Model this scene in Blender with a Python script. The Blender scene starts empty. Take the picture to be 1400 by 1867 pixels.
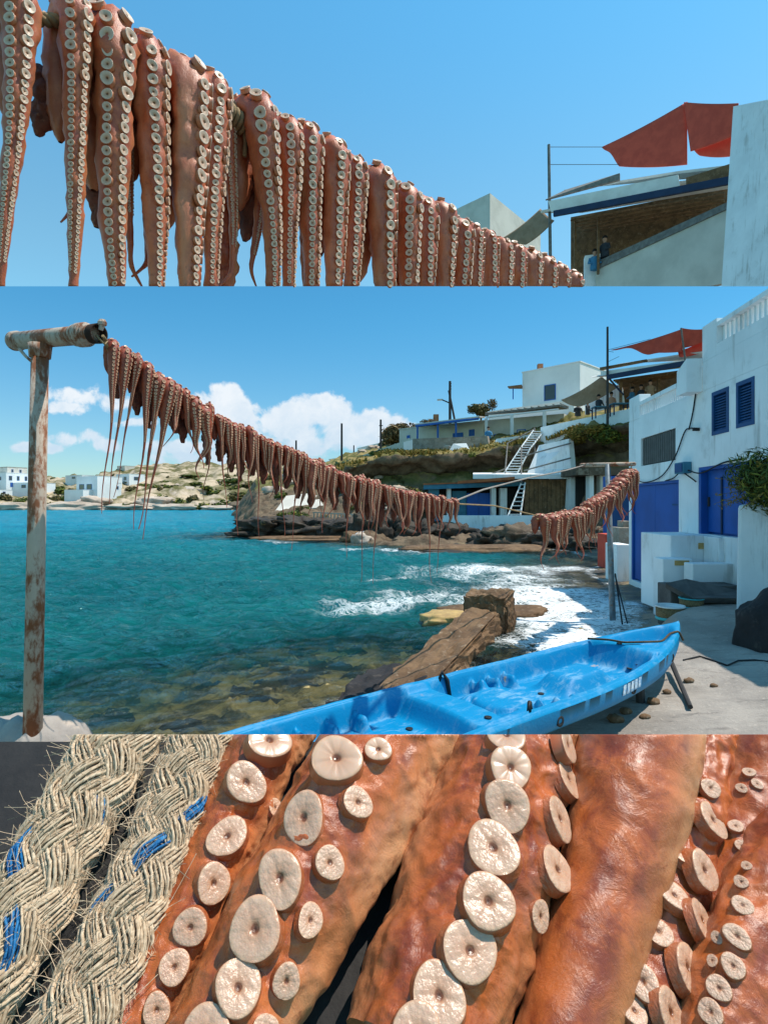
import bpy, bmesh, math, random
import numpy as np
from mathutils import Vector, Matrix, Quaternion
random.seed(7); rng = np.random.default_rng(11)
R = math.radians
sc = bpy.context.scene
col = sc.collection

# ------------------------------------------------------------------ camera, sky, sun
F = 1018.0; CX = 700.0; CY = 917.0; H = 1.9            # water level is z = 0, the eye 1.9 m above it
cam = bpy.data.cameras.new('camera'); co = bpy.data.objects.new('camera', cam); col.objects.link(co)
cam.sensor_fit = 'VERTICAL'; cam.sensor_height = 24.0; cam.lens = 24.0*F/1867.0
cam.shift_y = (CY-933.5)/1867.0
cam.clip_start = 0.02; cam.clip_end = 3000
co.location = (0, 0, H); co.rotation_euler = (R(90), 0, 0)
sc.camera = co

SUN_AZ, SUN_EL = 84.0, 66.0
sun = bpy.data.lights.new('sun', 'SUN'); so = bpy.data.objects.new('sun', sun); col.objects.link(so)
sun.energy = 4.6; sun.angle = R(0.5); sun.color = (1.0, 0.93, 0.82)
sd = Vector((math.sin(R(SUN_AZ))*math.cos(R(SUN_EL)), math.cos(R(SUN_AZ))*math.cos(R(SUN_EL)), math.sin(R(SUN_EL))))
so.rotation_euler = sd.to_track_quat('Z', 'Y').to_euler()
so.location = (30, 5, 60)

sc.view_settings.view_transform = 'Standard'; sc.view_settings.look = 'None'
sc.view_settings.gamma = 1; sc.view_settings.use_curve_mapping = False
sc.view_settings.exposure = 0.22
sc.render.engine = 'CYCLES'
sc.cycles.transparent_max_bounces = 12; sc.cycles.max_bounces = 6

class NT:
    """tiny helper for node trees"""
    def __init__(s, tree):
        s.t = tree; s.n = tree.nodes; s.l = tree.links
    def new(s, typ, **kw):
        n = s.n.new(typ)
        for k, v in kw.items(): setattr(n, k, v)
        return n
    def put(s, sock, v):
        if hasattr(v, 'is_output') or isinstance(v, bpy.types.NodeSocket): s.l.new(v, sock)
        else: sock.default_value = v
    def math(s, op, a, b=0.0, c=None, clamp=False):
        n = s.n.new('ShaderNodeMath'); n.operation = op; n.use_clamp = clamp
        s.put(n.inputs[0], a); s.put(n.inputs[1], b)
        if c is not None: s.put(n.inputs[2], c)
        return n.outputs[0]
    def mix(s, f, a, b, blend='MIX'):
        n = s.n.new('ShaderNodeMix'); n.data_type = 'RGBA'; n.blend_type = blend
        s.put(n.inputs['Factor'], f)
        s.put(n.inputs[6], a if not isinstance(a, tuple) else (*a[:3], 1)); s.put(n.inputs[7], b if not isinstance(b, tuple) else (*b[:3], 1))
        return n.outputs[2]
    def sstep(s, v, lo, hi):
        n = s.n.new('ShaderNodeMapRange'); n.interpolation_type = 'SMOOTHSTEP'
        s.put(n.inputs[0], v); n.inputs[1].default_value = lo; n.inputs[2].default_value = hi
        return n.outputs[0]
    def ramp(s, v, stops):
        n = s.n.new('ShaderNodeValToRGB'); e = n.color_ramp.elements
        e.remove(e[1]); e[0].position = stops[0][0]; e[0].color = (*stops[0][1][:3], 1)
        for p, c in stops[1:]:
            q = e.new(p); q.color = (*c[:3], 1)
        s.put(n.inputs[0], v); return n.outputs[0]
    def noise(s, vec, scale, detail=4, rough=0.55, dist=0.0):
        n = s.n.new('ShaderNodeTexNoise'); s.put(n.inputs['Vector'], vec)
        n.inputs['Scale'].default_value = scale; n.inputs['Detail'].default_value = detail
        n.inputs['Roughness'].default_value = rough; n.inputs['Distortion'].default_value = dist
        return n.outputs[0]

world = bpy.data.worlds.new('World'); sc.world = world; world.use_nodes = True
w = NT(world.node_tree); w.n.clear()
out = w.new('ShaderNodeOutputWorld'); bg = w.new('ShaderNodeBackground')
sky = w.new('ShaderNodeTexSky', sky_type='NISHITA'); sky.sun_disc = False
sky.sun_elevation = R(SUN_EL); sky.sun_rotation = R(SUN_AZ); sky.air_density = 1.0; sky.dust_density = 0.3; sky.ozone_density = 3.0
tc = w.new('ShaderNodeTexCoord'); sep = w.new('ShaderNodeSeparateXYZ'); w.l.new(tc.outputs['Generated'], sep.inputs[0])
dx, dy, dz = sep.outputs
ysafe = w.math('MAXIMUM', dy, 0.02)
u = w.math('DIVIDE', dx, ysafe); v = w.math('DIVIDE', dz, ysafe)
comb = w.new('ShaderNodeCombineXYZ'); w.l.new(u, comb.inputs[0]); w.l.new(v, comb.inputs[1])
# two air masses: the paler sky of the upper picture begins above its straight lower edge
EDGE = (CY-522)/F
upper = w.math('GREATER_THAN', w.math('SUBTRACT', dz, w.math('MULTIPLY', dy, EDGE)), 0.0)
low_t = w.mix(w.sstep(dz, 0.0, 0.36), (0.90, 1.16, 1.20), (0.48, 1.32, 1.46))
up_t = w.mix(w.sstep(dz, 0.36, 0.72), (1.46, 2.12, 1.82), (0.96, 2.22, 2.20))
tint = w.mix(upper, low_t, up_t)
skyc = w.mix(1.0, sky.outputs[0], tint, 'MULTIPLY')
# cumulus low over the bay
def uv(px, py): return ((px-CX)/F, (CY-py)/F)
blobs = [(150,722,78,26),(205,735,48,30),(120,745,60,22),(405,730,38,38),(375,748,60,40),(440,760,50,36),(560,748,44,34),(600,752,46,36),
         (520,770,60,40),(640,790,70,40),(685,770,34,30),(720,785,50,30),(575,800,110,42),(460,800,90,34),(760,800,60,26),(140,800,70,22),
         (190,812,60,18),(330,815,90,22),(250,770,60,16),(60,815,80,16),(880,800,120,26),(420,835,200,24)]
dens = None
for (px, py, rx, ry) in blobs:
    cu, cv = uv(px, py)
    a = w.math('DIVIDE', w.math('SUBTRACT', u, cu), rx/F); b = w.math('DIVIDE', w.math('SUBTRACT', v, cv), ry/F)
    d = w.math('SUBTRACT', 1.0, w.math('ADD', w.math('MULTIPLY', a, a), w.math('MULTIPLY', b, b)))
    if py > 795 or px < 260: d = w.math('SUBTRACT', d, 0.42)
    dens = d if dens is None else w.math('SMOOTH_MAX', dens, d, 0.25)
n1 = w.noise(comb.outputs[0], 17.0, 9, 0.58, 0.25)
dens2 = w.math('ADD', dens, w.math('MULTIPLY', w.math('SUBTRACT', n1, 0.5), 3.3))
alpha = w.math('MULTIPLY', w.sstep(dens2, 0.0, 0.50), w.math('GREATER_THAN', dy, 0.03))
n2 = w.noise(comb.outputs[0], 30.0, 7, 0.6, 0.3)
shade = w.math('ADD', w.sstep(v, 0.04, 0.24), w.math('MULTIPLY', w.math('SUBTRACT', n2, 0.5), 1.6))
ccol = w.mix(w.math('ADD', shade, 0.0, clamp=True), (5.6, 6.9, 8.2), (8.6, 8.9, 9.2))
alpha = w.math('MULTIPLY', alpha, 0.9)
skyc = w.mix(alpha, skyc, ccol)
w.l.new(skyc, bg.inputs[0]); bg.inputs[1].default_value = 0.094
w.l.new(bg.outputs[0], out.inputs[0])

# ------------------------------------------------------------------ numpy noise
_perm = rng.permutation(256); _perm = np.concatenate([_perm, _perm, _perm])
_grad = rng.normal(size=(256, 3)); _grad /= np.linalg.norm(_grad, axis=1)[:, None]
def perlin(p):
    p = np.asarray(p, float); i = np.floor(p).astype(int); f = p-i; i &= 255
    q = f*f*f*(f*(f*6-15)+10)
    res = 0
    for a in (0, 1):
        for b in (0, 1):
            for c in (0, 1):
                h = _perm[_perm[_perm[(i[:, 0]+a) & 255]+((i[:, 1]+b) & 255)]+((i[:, 2]+c) & 255)]
                d = f-np.array([a, b, c]); dot = (_grad[h]*d).sum(1)
                wx = q[:, 0] if a else 1-q[:, 0]; wy = q[:, 1] if b else 1-q[:, 1]; wz = q[:, 2] if c else 1-q[:, 2]
                res = res+dot*wx*wy*wz
    return res*1.6
def fbm(p, oct=4, gain=0.5):
    p = np.asarray(p, float); s = 0; a = 1
    for k in range(oct):
        s = s+a*perlin(p*(2**k)+17.3*k); a *= gain
    return s
def sst(x, a, b):
    t = np.clip((x-a)/(b-a), 0, 1); return t*t*(3-2*t)

# ------------------------------------------------------------------ object helpers
def V(px, py, Y):
    """point seen at a pixel of the 1400 x 1867 photograph, Y metres in front of the lens (measuring aid)"""
    return Vector(((px-CX)/F*Y, Y, H+(CY-py)/F*Y))
def tag(o, label=None, cat=None, group=None, kind=None):
    if label: o['label'] = label
    if cat: o['category'] = cat
    if group: o['group'] = group
    if kind: o['kind'] = kind
    return o
def empty(name, loc, label, cat, group=None, rz=0):
    o = bpy.data.objects.new(name, None); col.objects.link(o); o.location = loc; o.rotation_euler = (0, 0, rz); o.empty_display_size = 0.1
    return tag(o, label, cat, group)
def link_mesh(name, me, mat=None, parent=None, loc=None):
    o = bpy.data.objects.new(name, me); col.objects.link(o)
    if mat is not None and not me.materials: me.materials.append(mat)
    if parent is not None: o.parent = parent
    if loc is not None: o.location = loc
    return o
def mesh_np(name, verts, faces, smooth=True, attrs=None):
    me = bpy.data.meshes.new(name)
    verts = np.asarray(verts, np.float32)
    if isinstance(faces, np.ndarray):
        k = faces.shape[1]; n = len(faces)
        me.vertices.add(len(verts)); me.vertices.foreach_set('co', verts.ravel())
        me.loops.add(n*k); me.loops.foreach_set('vertex_index', faces.astype(np.int32).ravel())
        me.polygons.add(n); me.polygons.foreach_set('loop_start', np.arange(0, n*k, k, dtype=np.int32))
        me.update(calc_edges=True)
    else:
        me.from_pydata([tuple(map(float, p)) for p in verts], [], faces); me.update()
    if smooth: me.polygons.foreach_set('use_smooth', np.ones(len(me.polygons), bool))
    for k, a in (attrs or {}).items():
        at = me.attributes.new(k, 'FLOAT', 'POINT'); at.data.foreach_set('value', np.asarray(a, np.float32))
    me.validate()
    return me
def grid_faces(n, m, wrap=False):
    """faces of an n x m vertex grid (n rows of m); wrap joins each row's ends"""
    i = np.arange(n-1)[:, None]*m; mm = m if wrap else m-1
    j = np.arange(mm)[None, :]; j2 = (j+1) % m
    f = np.stack([i+j, i+j2, i+m+j2, i+m+j], -1)
    return f.reshape(-1, 4)
class MB:
    """collects shapes into one mesh"""
    def __init__(s): s.bm = bmesh.new()
    def hexa(s, p):           # p: 8 corners, bottom 4 then top 4
        vs = [s.bm.verts.new(q) for q in p]
        for f in ((3,2,1,0),(4,5,6,7),(0,1,5,4),(1,2,6,5),(2,3,7,6),(3,0,4,7)): s.bm.faces.new([vs[k] for k in f])
        return s
    def box(s, lo, hi):
        (a,b,c),(d,e,f) = lo, hi
        return s.hexa([(a,b,c),(d,b,c),(d,e,c),(a,e,c),(a,b,f),(d,b,f),(d,e,f),(a,e,f)])
    def obox(s, o, ux, uy, uz):
        o, ux, uy, uz = map(Vector, (o, ux, uy, uz))
        return s.hexa([o, o+ux, o+ux+uy, o+uy, o+uz, o+ux+uz, o+ux+uy+uz, o+uy+uz])
    def slab(s, pts, thick):
        """flat quad or polygon given real thickness along its normal"""
        pts = [Vector(p) for p in pts]; n = (pts[1]-pts[0]).cross(pts[2]-pts[0]).normalized()*thick
        a = [s.bm.verts.new(p) for p in pts]; b = [s.bm.verts.new(p+n) for p in pts]
        k = len(pts); s.bm.faces.new(a[::-1]); s.bm.faces.new(b)
        for i in range(k): s.bm.faces.new((a[i], a[(i+1)%k], b[(i+1)%k], b[i]))
        return s
    def tube(s, pts, r, seg=8, cap=True):
        pts = [Vector(p) for p in pts]; rings = []
        rr = r if isinstance(r, (list, tuple)) else [r]*len(pts)
        prev = None
        for i, p in enumerate(pts):
            t = (pts[min(i+1, len(pts)-1)]-pts[max(i-1, 0)]).normalized()
            if prev is None: a = t.orthogonal().normalized()
            else: a = (prev-t*prev.dot(t)).normalized()
            prev = a; b = t.cross(a)
            rings.append([s.bm.verts.new(p+(a*math.cos(2*math.pi*k/seg)+b*math.sin(2*math.pi*k/seg))*rr[i]) for k in range(seg)])
        for i in range(len(rings)-1):
            for k in range(seg): s.bm.faces.new((rings[i][k], rings[i][(k+1)%seg], rings[i+1][(k+1)%seg], rings[i+1][k]))
        if cap: s.bm.faces.new(rings[0][::-1]); s.bm.faces.new(rings[-1])
        return s
    def lathe(s, prof, seg=24, o=(0,0,0)):
        o = Vector(o); rings = [[s.bm.verts.new(o+Vector((r*math.cos(2*math.pi*k/seg), r*math.sin(2*math.pi*k/seg), z))) for k in range(seg)] for r, z in prof]
        for i in range(len(rings)-1):
            for k in range(seg): s.bm.faces.new((rings[i][k], rings[i][(k+1)%seg], rings[i+1][(k+1)%seg], rings[i+1][k]))
        s.bm.faces.new(rings[0][::-1]); s.bm.faces.new(rings[-1]); return s
    def build(s, name, mat, parent=None, loc=None, bevel=0.0, smooth=False, world_origin=None):
        if bevel > 0: bmesh.ops.bevel(s.bm, geom=list(s.bm.edges), offset=bevel, segments=2, affect='EDGES', profile=0.6)
        bmesh.ops.recalc_face_normals(s.bm, faces=list(s.bm.faces))
        if world_origin is not None: bmesh.ops.translate(s.bm, vec=-Vector(world_origin), verts=list(s.bm.verts))
        me = bpy.data.meshes.new(name); s.bm.to_mesh(me); s.bm.free()
        if smooth:
            for p in me.polygons: p.use_smooth = True
        return link_mesh(name, me, mat, parent, loc)
def abuild(mb, name, mat, loc, label=None, cat=None, group=None, parent=None, **kw):
    """shapes given in world coordinates, object origin at loc (or relative to a parent placed at loc)"""
    o = mb.build(name, mat, parent, None if parent is not None else loc, world_origin=loc, **kw)
    return tag(o, label, cat, group)

# ------------------------------------------------------------------ materials
def mat(name, c1, c2=None, scale=3.0, rough=0.8, bump=0.0, bscale=None, spec=0.3, c3=None, detail=6, metal=0.0, s3=None, t3=(0.55, 0.7), coat=0.0, dist=0.0):
    m = bpy.data.materials.new(name); m.use_nodes = True; t = NT(m.node_tree)
    p = t.n['Principled BSDF']; tcn = t.new('ShaderNodeTexCoord'); vec = tcn.outputs['Object']
    if c2 is not None:
        n = t.noise(vec, scale, detail, 0.6, dist); c = t.mix(t.sstep(n, 0.34, 0.66), c1, c2)
        if c3 is not None:
            n3 = t.noise(vec, s3 or scale*2.7, detail, 0.65); c = t.mix(t.sstep(n3, *t3), c, c3)
        t.put(p.inputs['Base Color'], c)
    else: p.inputs['Base Color'].default_value = (*c1, 1)
    p.inputs['Roughness'].default_value = rough; p.inputs['Specular IOR Level'].default_value = spec; p.inputs['Metallic'].default_value = metal
    p.inputs['Coat Weight'].default_value = coat
    if bump > 0:
        b = t.new('ShaderNodeBump'); b.inputs['Strength'].default_value = 1.0; b.inputs['Distance'].default_value = bump
        t.put(b.inputs['Height'], t.noise(vec, bscale or scale*3, 8, 0.6)); t.put(p.inputs['Normal'], b.outputs[0])
    return m
M = {}
M['white'] = mat('whitewash', (0.82,0.84,0.85), (0.72,0.74,0.75), 0.9, 0.85, 0.004, 25, c3=(0.44,0.44,0.42), s3=1.7, t3=(0.56,0.84))
def stain(m, c, f=0.5):
    t = NT(m.node_tree); p = t.n['Principled BSDF']; src = p.inputs['Base Color'].links[0].from_socket; v_ = t.new('ShaderNodeTexCoord').outputs['Object']
    mp = t.new('ShaderNodeMapping'); t.l.new(v_, mp.inputs[0]); mp.inputs['Scale'].default_value = (3.0, 3.0, 0.35)
    k = t.math('MULTIPLY', t.sstep(t.math('ADD', t.noise(mp.outputs[0], 1.6, 7, 0.7), t.math('MULTIPLY', t.noise(v_, 0.8, 4, 0.6), 0.5)), 0.80, 0.98), f)
    t.put(p.inputs['Base Color'], t.mix(k, src, c))
stain(M['white'], (0.34,0.32,0.29), 0.55)
M['white_far'] = mat('whitewash_far', (0.76,0.77,0.77), (0.66,0.67,0.67), 0.25, 0.9, 0.01, 6)
M['cream'] = mat('cream_plaster', (0.62,0.57,0.50), (0.50,0.46,0.40), 0.6, 0.9, 0.01, 8)
M['tan_wall'] = mat('dry_stone', (0.34,0.29,0.24), (0.22,0.18,0.14), 2.2, 0.95, 0.05, 6, c3=(0.42,0.38,0.33))
M['blue_door'] = mat('cobalt_paint', (0.003,0.082,0.36), (0.003,0.064,0.28), 1.3, 0.55, 0.002, 30, spec=0.4)
stain(M['blue_door'], (0.02,0.10,0.42), 0.8)
M['blue_shutter'] = mat('shutter_paint', (0.006,0.065,0.20), (0.005,0.05,0.15), 2.0, 0.55)
M['teal_paint'] = mat('teal_paint', (0.05,0.20,0.30), (0.03,0.14,0.22), 2.0, 0.6)
M['blue_far'] = mat('blue_paint_far', (0.02,0.12,0.42), (0.02,0.09,0.33), 1.0, 0.6)
M['dark_glass'] = mat('dark_glass', (0.03,0.04,0.05), None, rough=0.15, spec=0.5)
M['dark'] = mat('interior_shade', (0.02,0.02,0.022), (0.035,0.033,0.03), 1.0, 0.9)  # near-black colour stands in for the shade inside the boathouses
M['grey_panel'] = mat('grey_slat_panel', (0.10,0.10,0.095), (0.075,0.075,0.07), 6, 0.7)
M['wood'] = mat('weathered_wood', (0.22,0.12,0.055), (0.12,0.065,0.03), 3.0, 0.8, 0.004, 20, c3=(0.30,0.20,0.12))
M['wood_grey'] = mat('grey_wood', (0.20,0.19,0.175), (0.13,0.12,0.11), 4.0, 0.85, 0.003, 20)
M['pole_dark'] = mat('dark_pole', (0.05,0.045,0.045), (0.03,0.028,0.028), 3.0, 0.7)
M['pole_steel'] = mat('blue_grey_steel', (0.22,0.27,0.30), (0.14,0.17,0.19), 8.0, 0.5, 0.001, 40, c3=(0.25,0.13,0.07), s3=14, metal=0.2)
M['red_sail'] = mat('red_canvas', (0.58,0.085,0.05), (0.48,0.065,0.04), 2.0, 0.85, 0.003, 60)
M['tan_sail'] = mat('tan_canvas', (0.34,0.22,0.14), (0.26,0.165,0.10), 2.0, 0.85, 0.003, 60)
M['roof_edge'] = mat('white_roof_edge', (0.76,0.75,0.72), (0.62,0.61,0.58), 1.0, 0.7)
M['navy'] = mat('navy_fascia', (0.02,0.04,0.09), (0.015,0.03,0.07), 2, 0.7)
M['orange_edge'] = mat('rusty_edge', (0.40,0.12,0.04), (0.28,0.08,0.03), 3, 0.7)
M['skin'] = mat('sun_tanned_skin', (0.45,0.24,0.16)); M['cloth_dark'] = mat('dark_cloth', (0.03,0.035,0.045)); M['cloth_blue'] = mat('blue_cloth', (0.05,0.20,0.36)); M['hair'] = mat('dark_hair', (0.015,0.01,0.008))
M['rock'] = mat('brown_rock', (0.17,0.125,0.085), (0.07,0.05,0.036), 0.7, 0.95, 0.12, 2.2, c3=(0.30,0.24,0.18), s3=1.3)
M['wet_rock'] = mat('wet_dark_rock', (0.062,0.045,0.032), (0.022,0.018,0.015), 1.2, 0.7, 0.08, 4, c3=(0.20,0.13,0.05), s3=2.1, t3=(0.58,0.75))
M['pale_rock'] = mat('pale_rock', (0.52,0.42,0.34), (0.36,0.28,0.22), 0.35, 0.95, 0.1, 1.6)
M['concrete'] = mat('old_concrete', (0.36,0.31,0.27), (0.25,0.215,0.19), 2.0, 0.9, 0.01, 18, c3=(0.45,0.36,0.29), s3=5)
M['brown_block'] = mat('algae_concrete', (0.19,0.11,0.055), (0.10,0.055,0.027), 3.0, 0.8, 0.03, 9, c3=(0.33,0.24,0.16), s3=11, t3=(0.55,0.75))
M['dark_step'] = mat('dark_stone_step', (0.12,0.115,0.11), (0.06,0.057,0.055), 2.5, 0.8, 0.006, 20)
M['pave'] = mat('worn_paving', (0.17,0.155,0.14), (0.10,0.09,0.08), 2.0, 0.8, 0.01, 10)
M['terracotta'] = mat('terracotta', (0.42,0.17,0.08), (0.3,0.12,0.06), 3, 0.8)
M['boulder'] = mat('black_boulder', (0.028,0.025,0.026), (0.014,0.013,0.014), 3.0, 0.85, 0.02, 9, c3=(0.06,0.05,0.045))
M['rope'] = mat('tan_rope', (0.34,0.23,0.12), (0.24,0.16,0.08), 30, 0.9, 0.002, 200)
M['thin_line'] = mat('black_line', (0.02,0.02,0.022))
M['gull'] = mat('white_feathers', (0.75,0.76,0.78), (0.6,0.62,0.65), 3)
M['yellow'] = mat('ochre_tile', (0.52,0.34,0.12), (0.35,0.22,0.09), 9, 0.6)
M['basin_white'] = mat('white_enamel', (0.7,0.72,0.72), (0.6,0.62,0.62), 5, 0.35)
M['basin_net'] = mat('netting', (0.22,0.16,0.08), (0.12,0.08,0.04), 60, 0.9, 0.004, 120)
M['aqua'] = mat('aqua_plastic', (0.05,0.42,0.45), (0.04,0.34,0.38), 5, 0.5)

def rust_mat():
    m = bpy.data.materials.new('rusty_white_paint'); m.use_nodes = True; t = NT(m.node_tree); p = t.n['Principled BSDF']
    tcn = t.new('ShaderNodeTexCoord'); mp = t.new('ShaderNodeMapping'); t.l.new(tcn.outputs['Object'], mp.inputs[0]); mp.inputs['Scale'].default_value = (1, 1, 0.45)
    v_ = mp.outputs[0]
    a = t.noise(v_, 9, 8, 0.65, 0.4); b = t.noise(v_, 38, 6, 0.7); c = t.noise(v_, 3.2, 4, 0.5)
    k = t.math('ADD', t.math('MULTIPLY', a, 0.55), t.math('ADD', t.math('MULTIPLY', b, 0.35), t.math('MULTIPLY', c, 0.35)))
    base = t.mix(t.noise(v_, 20, 4), (0.52,0.41,0.32), (0.36,0.28,0.22))
    rust = t.mix(b, (0.32,0.10,0.03), (0.12,0.045,0.02))
    f = t.sstep(k, 0.575, 0.68)
    t.put(p.inputs['Base Color'], t.mix(f, base, rust)); p.inputs['Roughness'].default_value = 0.75
    bm_ = t.new('ShaderNodeBump'); bm_.inputs['Distance'].default_value = 0.002; t.put(bm_.inputs['Height'], t.math('ADD', k, t.math('MULTIPLY', f, -0.4))); t.put(p.inputs['Normal'], bm_.outputs[0])
    return m
M['rust'] = rust_mat()
M['rust_hole'] = mat('rusted_inside', (0.05,0.025,0.015), (0.03,0.015,0.01), 10, 0.9)

def kayak_mat():
    m = bpy.data.materials.new('scuffed_blue_plastic'); m.use_nodes = True; t = NT(m.node_tree); p = t.n['Principled BSDF']
    v_ = t.new('ShaderNodeTexCoord').outputs['Object']
    base = t.mix(t.noise(v_, 2.0, 5), (0.0,0.185,0.40), (0.0,0.235,0.47))
    geo = t.new('ShaderNodeNewGeometry'); sp = t.new('ShaderNodeSeparateXYZ'); t.l.new(geo.outputs['Normal'], sp.inputs[0])
    at = t.new('ShaderNodeAttribute'); at.attribute_name = 'floor'
    mp = t.new('ShaderNodeMapping'); t.l.new(v_, mp.inputs[0]); mp.inputs['Scale'].default_value = (1.0, 2.2, 1)
    s1 = t.noise(mp.outputs[0], 9, 9, 0.72, 0.6); s2 = t.noise(v_, 3.1, 4, 0.6)
    sc_ = t.sstep(t.math('ADD', s1, t.math('MULTIPLY', s2, 0.55)), 0.74, 0.97)
    dirt = t.math('MULTIPLY', sc_, t.math('ADD', t.math('MULTIPLY', at.outputs['Fac'], 0.50), 0.06))
    c = t.mix(dirt, base, (0.26,0.44,0.56))
    p3 = t.sstep(t.noise(v_, 5.5, 5, 0.6), 0.69, 0.74)
    c = t.mix(t.math('MULTIPLY', p3, t.math('MULTIPLY', at.outputs['Fac'], 0.8)), c, (0.55,0.36,0.22))
    t.put(p.inputs['Base Color'], c)
    p.inputs['Specular IOR Level'].default_value = 0.22
    t.put(p.inputs['Roughness'], t.math('ADD', 0.46, t.math('MULTIPLY', dirt, 0.4)))
    b = t.new('ShaderNodeBump'); b.inputs['Distance'].default_value = 0.002; t.put(b.inputs['Height'], t.noise(v_, 60, 6, 0.6)); t.put(p.inputs['Normal'], b.outputs[0])
    return m
M['kayak'] = kayak_mat()

def skin_mat(name, dorsal, dorsal2, side, side2, fine, rough=0.42, bumpd=0.0015, sss=0.0, scale=1.0):
    """octopus skin: 'ang' is 0 at the sucker side and 1 on the back"""
    m = bpy.data.materials.new(name); m.use_nodes = True; t = NT(m.node_tree); p = t.n['Principled BSDF']
    v_ = t.new('ShaderNodeTexCoord').outputs['Object']; at = t.new('ShaderNodeAttribute'); at.attribute_name = 'ang'
    n1 = t.noise(v_, 9*scale, 6, 0.62, 0.3); n2 = t.noise(v_, 34*scale, 7, 0.68, 0.6)
    d = t.mix(t.sstep(n1, 0.35, 0.65), dorsal, dorsal2); s_ = t.mix(t.sstep(n2, 0.35, 0.65), side, side2)
    f = t.sstep(t.math('ADD', at.outputs['Fac'], t.math('MULTIPLY', t.math('SUBTRACT', n1, 0.5), 0.35)), 0.18, 0.55)
    c = t.mix(f, s_, d)
    c = t.mix(t.math('MULTIPLY', t.sstep(t.noise(v_, 70*scale, 5, 0.7), 0.56, 0.72), 0.55), c, fine)
    if sss > 0: c = t.mix(t.math('MULTIPLY', t.sstep(t.noise(v_, 11, 7, 0.7, 0.8), 0.50, 0.68), 0.6), c, (0.26,0.07,0.035))
    oi = t.new('ShaderNodeObjectInfo'); c = t.mix(t.math('MULTIPLY', oi.outputs['Random'], 0.40), c, t.mix(1.0, c, (0.72,0.55,0.50), 'MULTIPLY'))
    t.put(p.inputs['Base Color'], c); t.put(p.inputs['Roughness'], t.math('ADD', rough-0.08, t.math('MULTIPLY', n1, 0.2))); p.inputs['Specular IOR Level'].default_value = 0.55
    if sss > 0:
        p.inputs['Subsurface Weight'].default_value = sss; p.inputs['Subsurface Radius'].default_value = (0.02, 0.008, 0.004); p.inputs['Subsurface Scale'].default_value = 0.5
    b = t.new('ShaderNodeBump'); b.inputs['Distance'].default_value = bumpd
    mp = t.new('ShaderNodeMapping'); t.l.new(v_, mp.inputs[0]); mp.inputs['Scale'].default_value = (1, 1, 0.55)
    hh = t.math('ADD', t.math('ADD', t.noise(mp.outputs[0], 60*scale, 8, 0.7, 1.2), t.math('MULTIPLY', t.noise(v_, 230*scale, 5, 0.7, 1.5), 0.35)), t.math('MULTIPLY', t.noise(v_, 18*scale, 3), 0.8))
    t.put(b.inputs['Height'], hh); t.put(p.inputs['Normal'], b.outputs[0])
    return m
M['arm'] = skin_mat('octopus_skin', (0.60,0.215,0.09), (0.42,0.11,0.042), (0.56,0.125,0.03), (0.36,0.06,0.018), (0.18,0.032,0.014))
M['arm_dry'] = skin_mat('dried_octopus_skin', (0.44,0.105,0.042), (0.27,0.05,0.022), (0.38,0.068,0.02), (0.20,0.03,0.012), (0.10,0.018,0.01), rough=0.5)
M['arm_macro'] = skin_mat('wet_octopus_skin', (0.72,0.37,0.18), (0.50,0.185,0.07), (0.52,0.13,0.03), (0.22,0.04,0.014), (0.15,0.035,0.016), rough=0.25, bumpd=0.0022, sss=0.12, scale=0.42)
M['body'] = mat('octopus_mantle', (0.20,0.05,0.026), (0.10,0.025,0.015), 14, 0.7, 0.006, 40, c3=(0.30,0.11,0.05))

def sucker_mat(name, face, face2, rim, sidec, pit, rough=0.4, bumpd=0.0006, sss=0.0):
    m = bpy.data.materials.new(name); m.use_nodes = True; t = NT(m.node_tree); p = t.n['Principled BSDF']
    at = t.new('ShaderNodeAttribute'); at.attribute_name = 'prof'; v_ = t.new('ShaderNodeTexCoord').outputs['Object']
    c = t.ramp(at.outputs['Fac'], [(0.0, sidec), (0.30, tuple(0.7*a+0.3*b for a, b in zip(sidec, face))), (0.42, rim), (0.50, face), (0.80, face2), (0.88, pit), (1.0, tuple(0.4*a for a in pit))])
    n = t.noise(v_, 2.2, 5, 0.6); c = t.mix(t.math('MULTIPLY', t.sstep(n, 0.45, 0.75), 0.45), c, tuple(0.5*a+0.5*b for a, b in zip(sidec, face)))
    if sss: p.inputs['Subsurface Weight'].default_value = sss; p.inputs['Subsurface Radius'].default_value = (0.02,0.009,0.005); p.inputs['Subsurface Scale'].default_value = 0.4
    t.put(p.inputs['Base Color'], c); p.inputs['Roughness'].default_value = rough; p.inputs['Specular IOR Level'].default_value = 0.5
    b = t.new('ShaderNodeBump'); b.inputs['Distance'].default_value = bumpd; t.put(b.inputs['Height'], t.noise(v_, 3.5, 4, 0.55)); t.put(p.inputs['Normal'], b.outputs[0])
    return m
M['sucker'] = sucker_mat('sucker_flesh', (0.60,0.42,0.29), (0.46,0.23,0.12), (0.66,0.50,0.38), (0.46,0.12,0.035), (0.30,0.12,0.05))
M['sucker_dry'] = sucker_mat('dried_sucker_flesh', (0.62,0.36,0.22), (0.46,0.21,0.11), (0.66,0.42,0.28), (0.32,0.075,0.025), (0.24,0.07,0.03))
M['sucker_macro'] = sucker_mat('wet_sucker_flesh', (0.56,0.36,0.25), (0.46,0.24,0.14), (0.58,0.36,0.23), (0.36,0.085,0.022), (0.20,0.065,0.025), rough=0.28, bumpd=0.002, sss=0.25)

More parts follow.
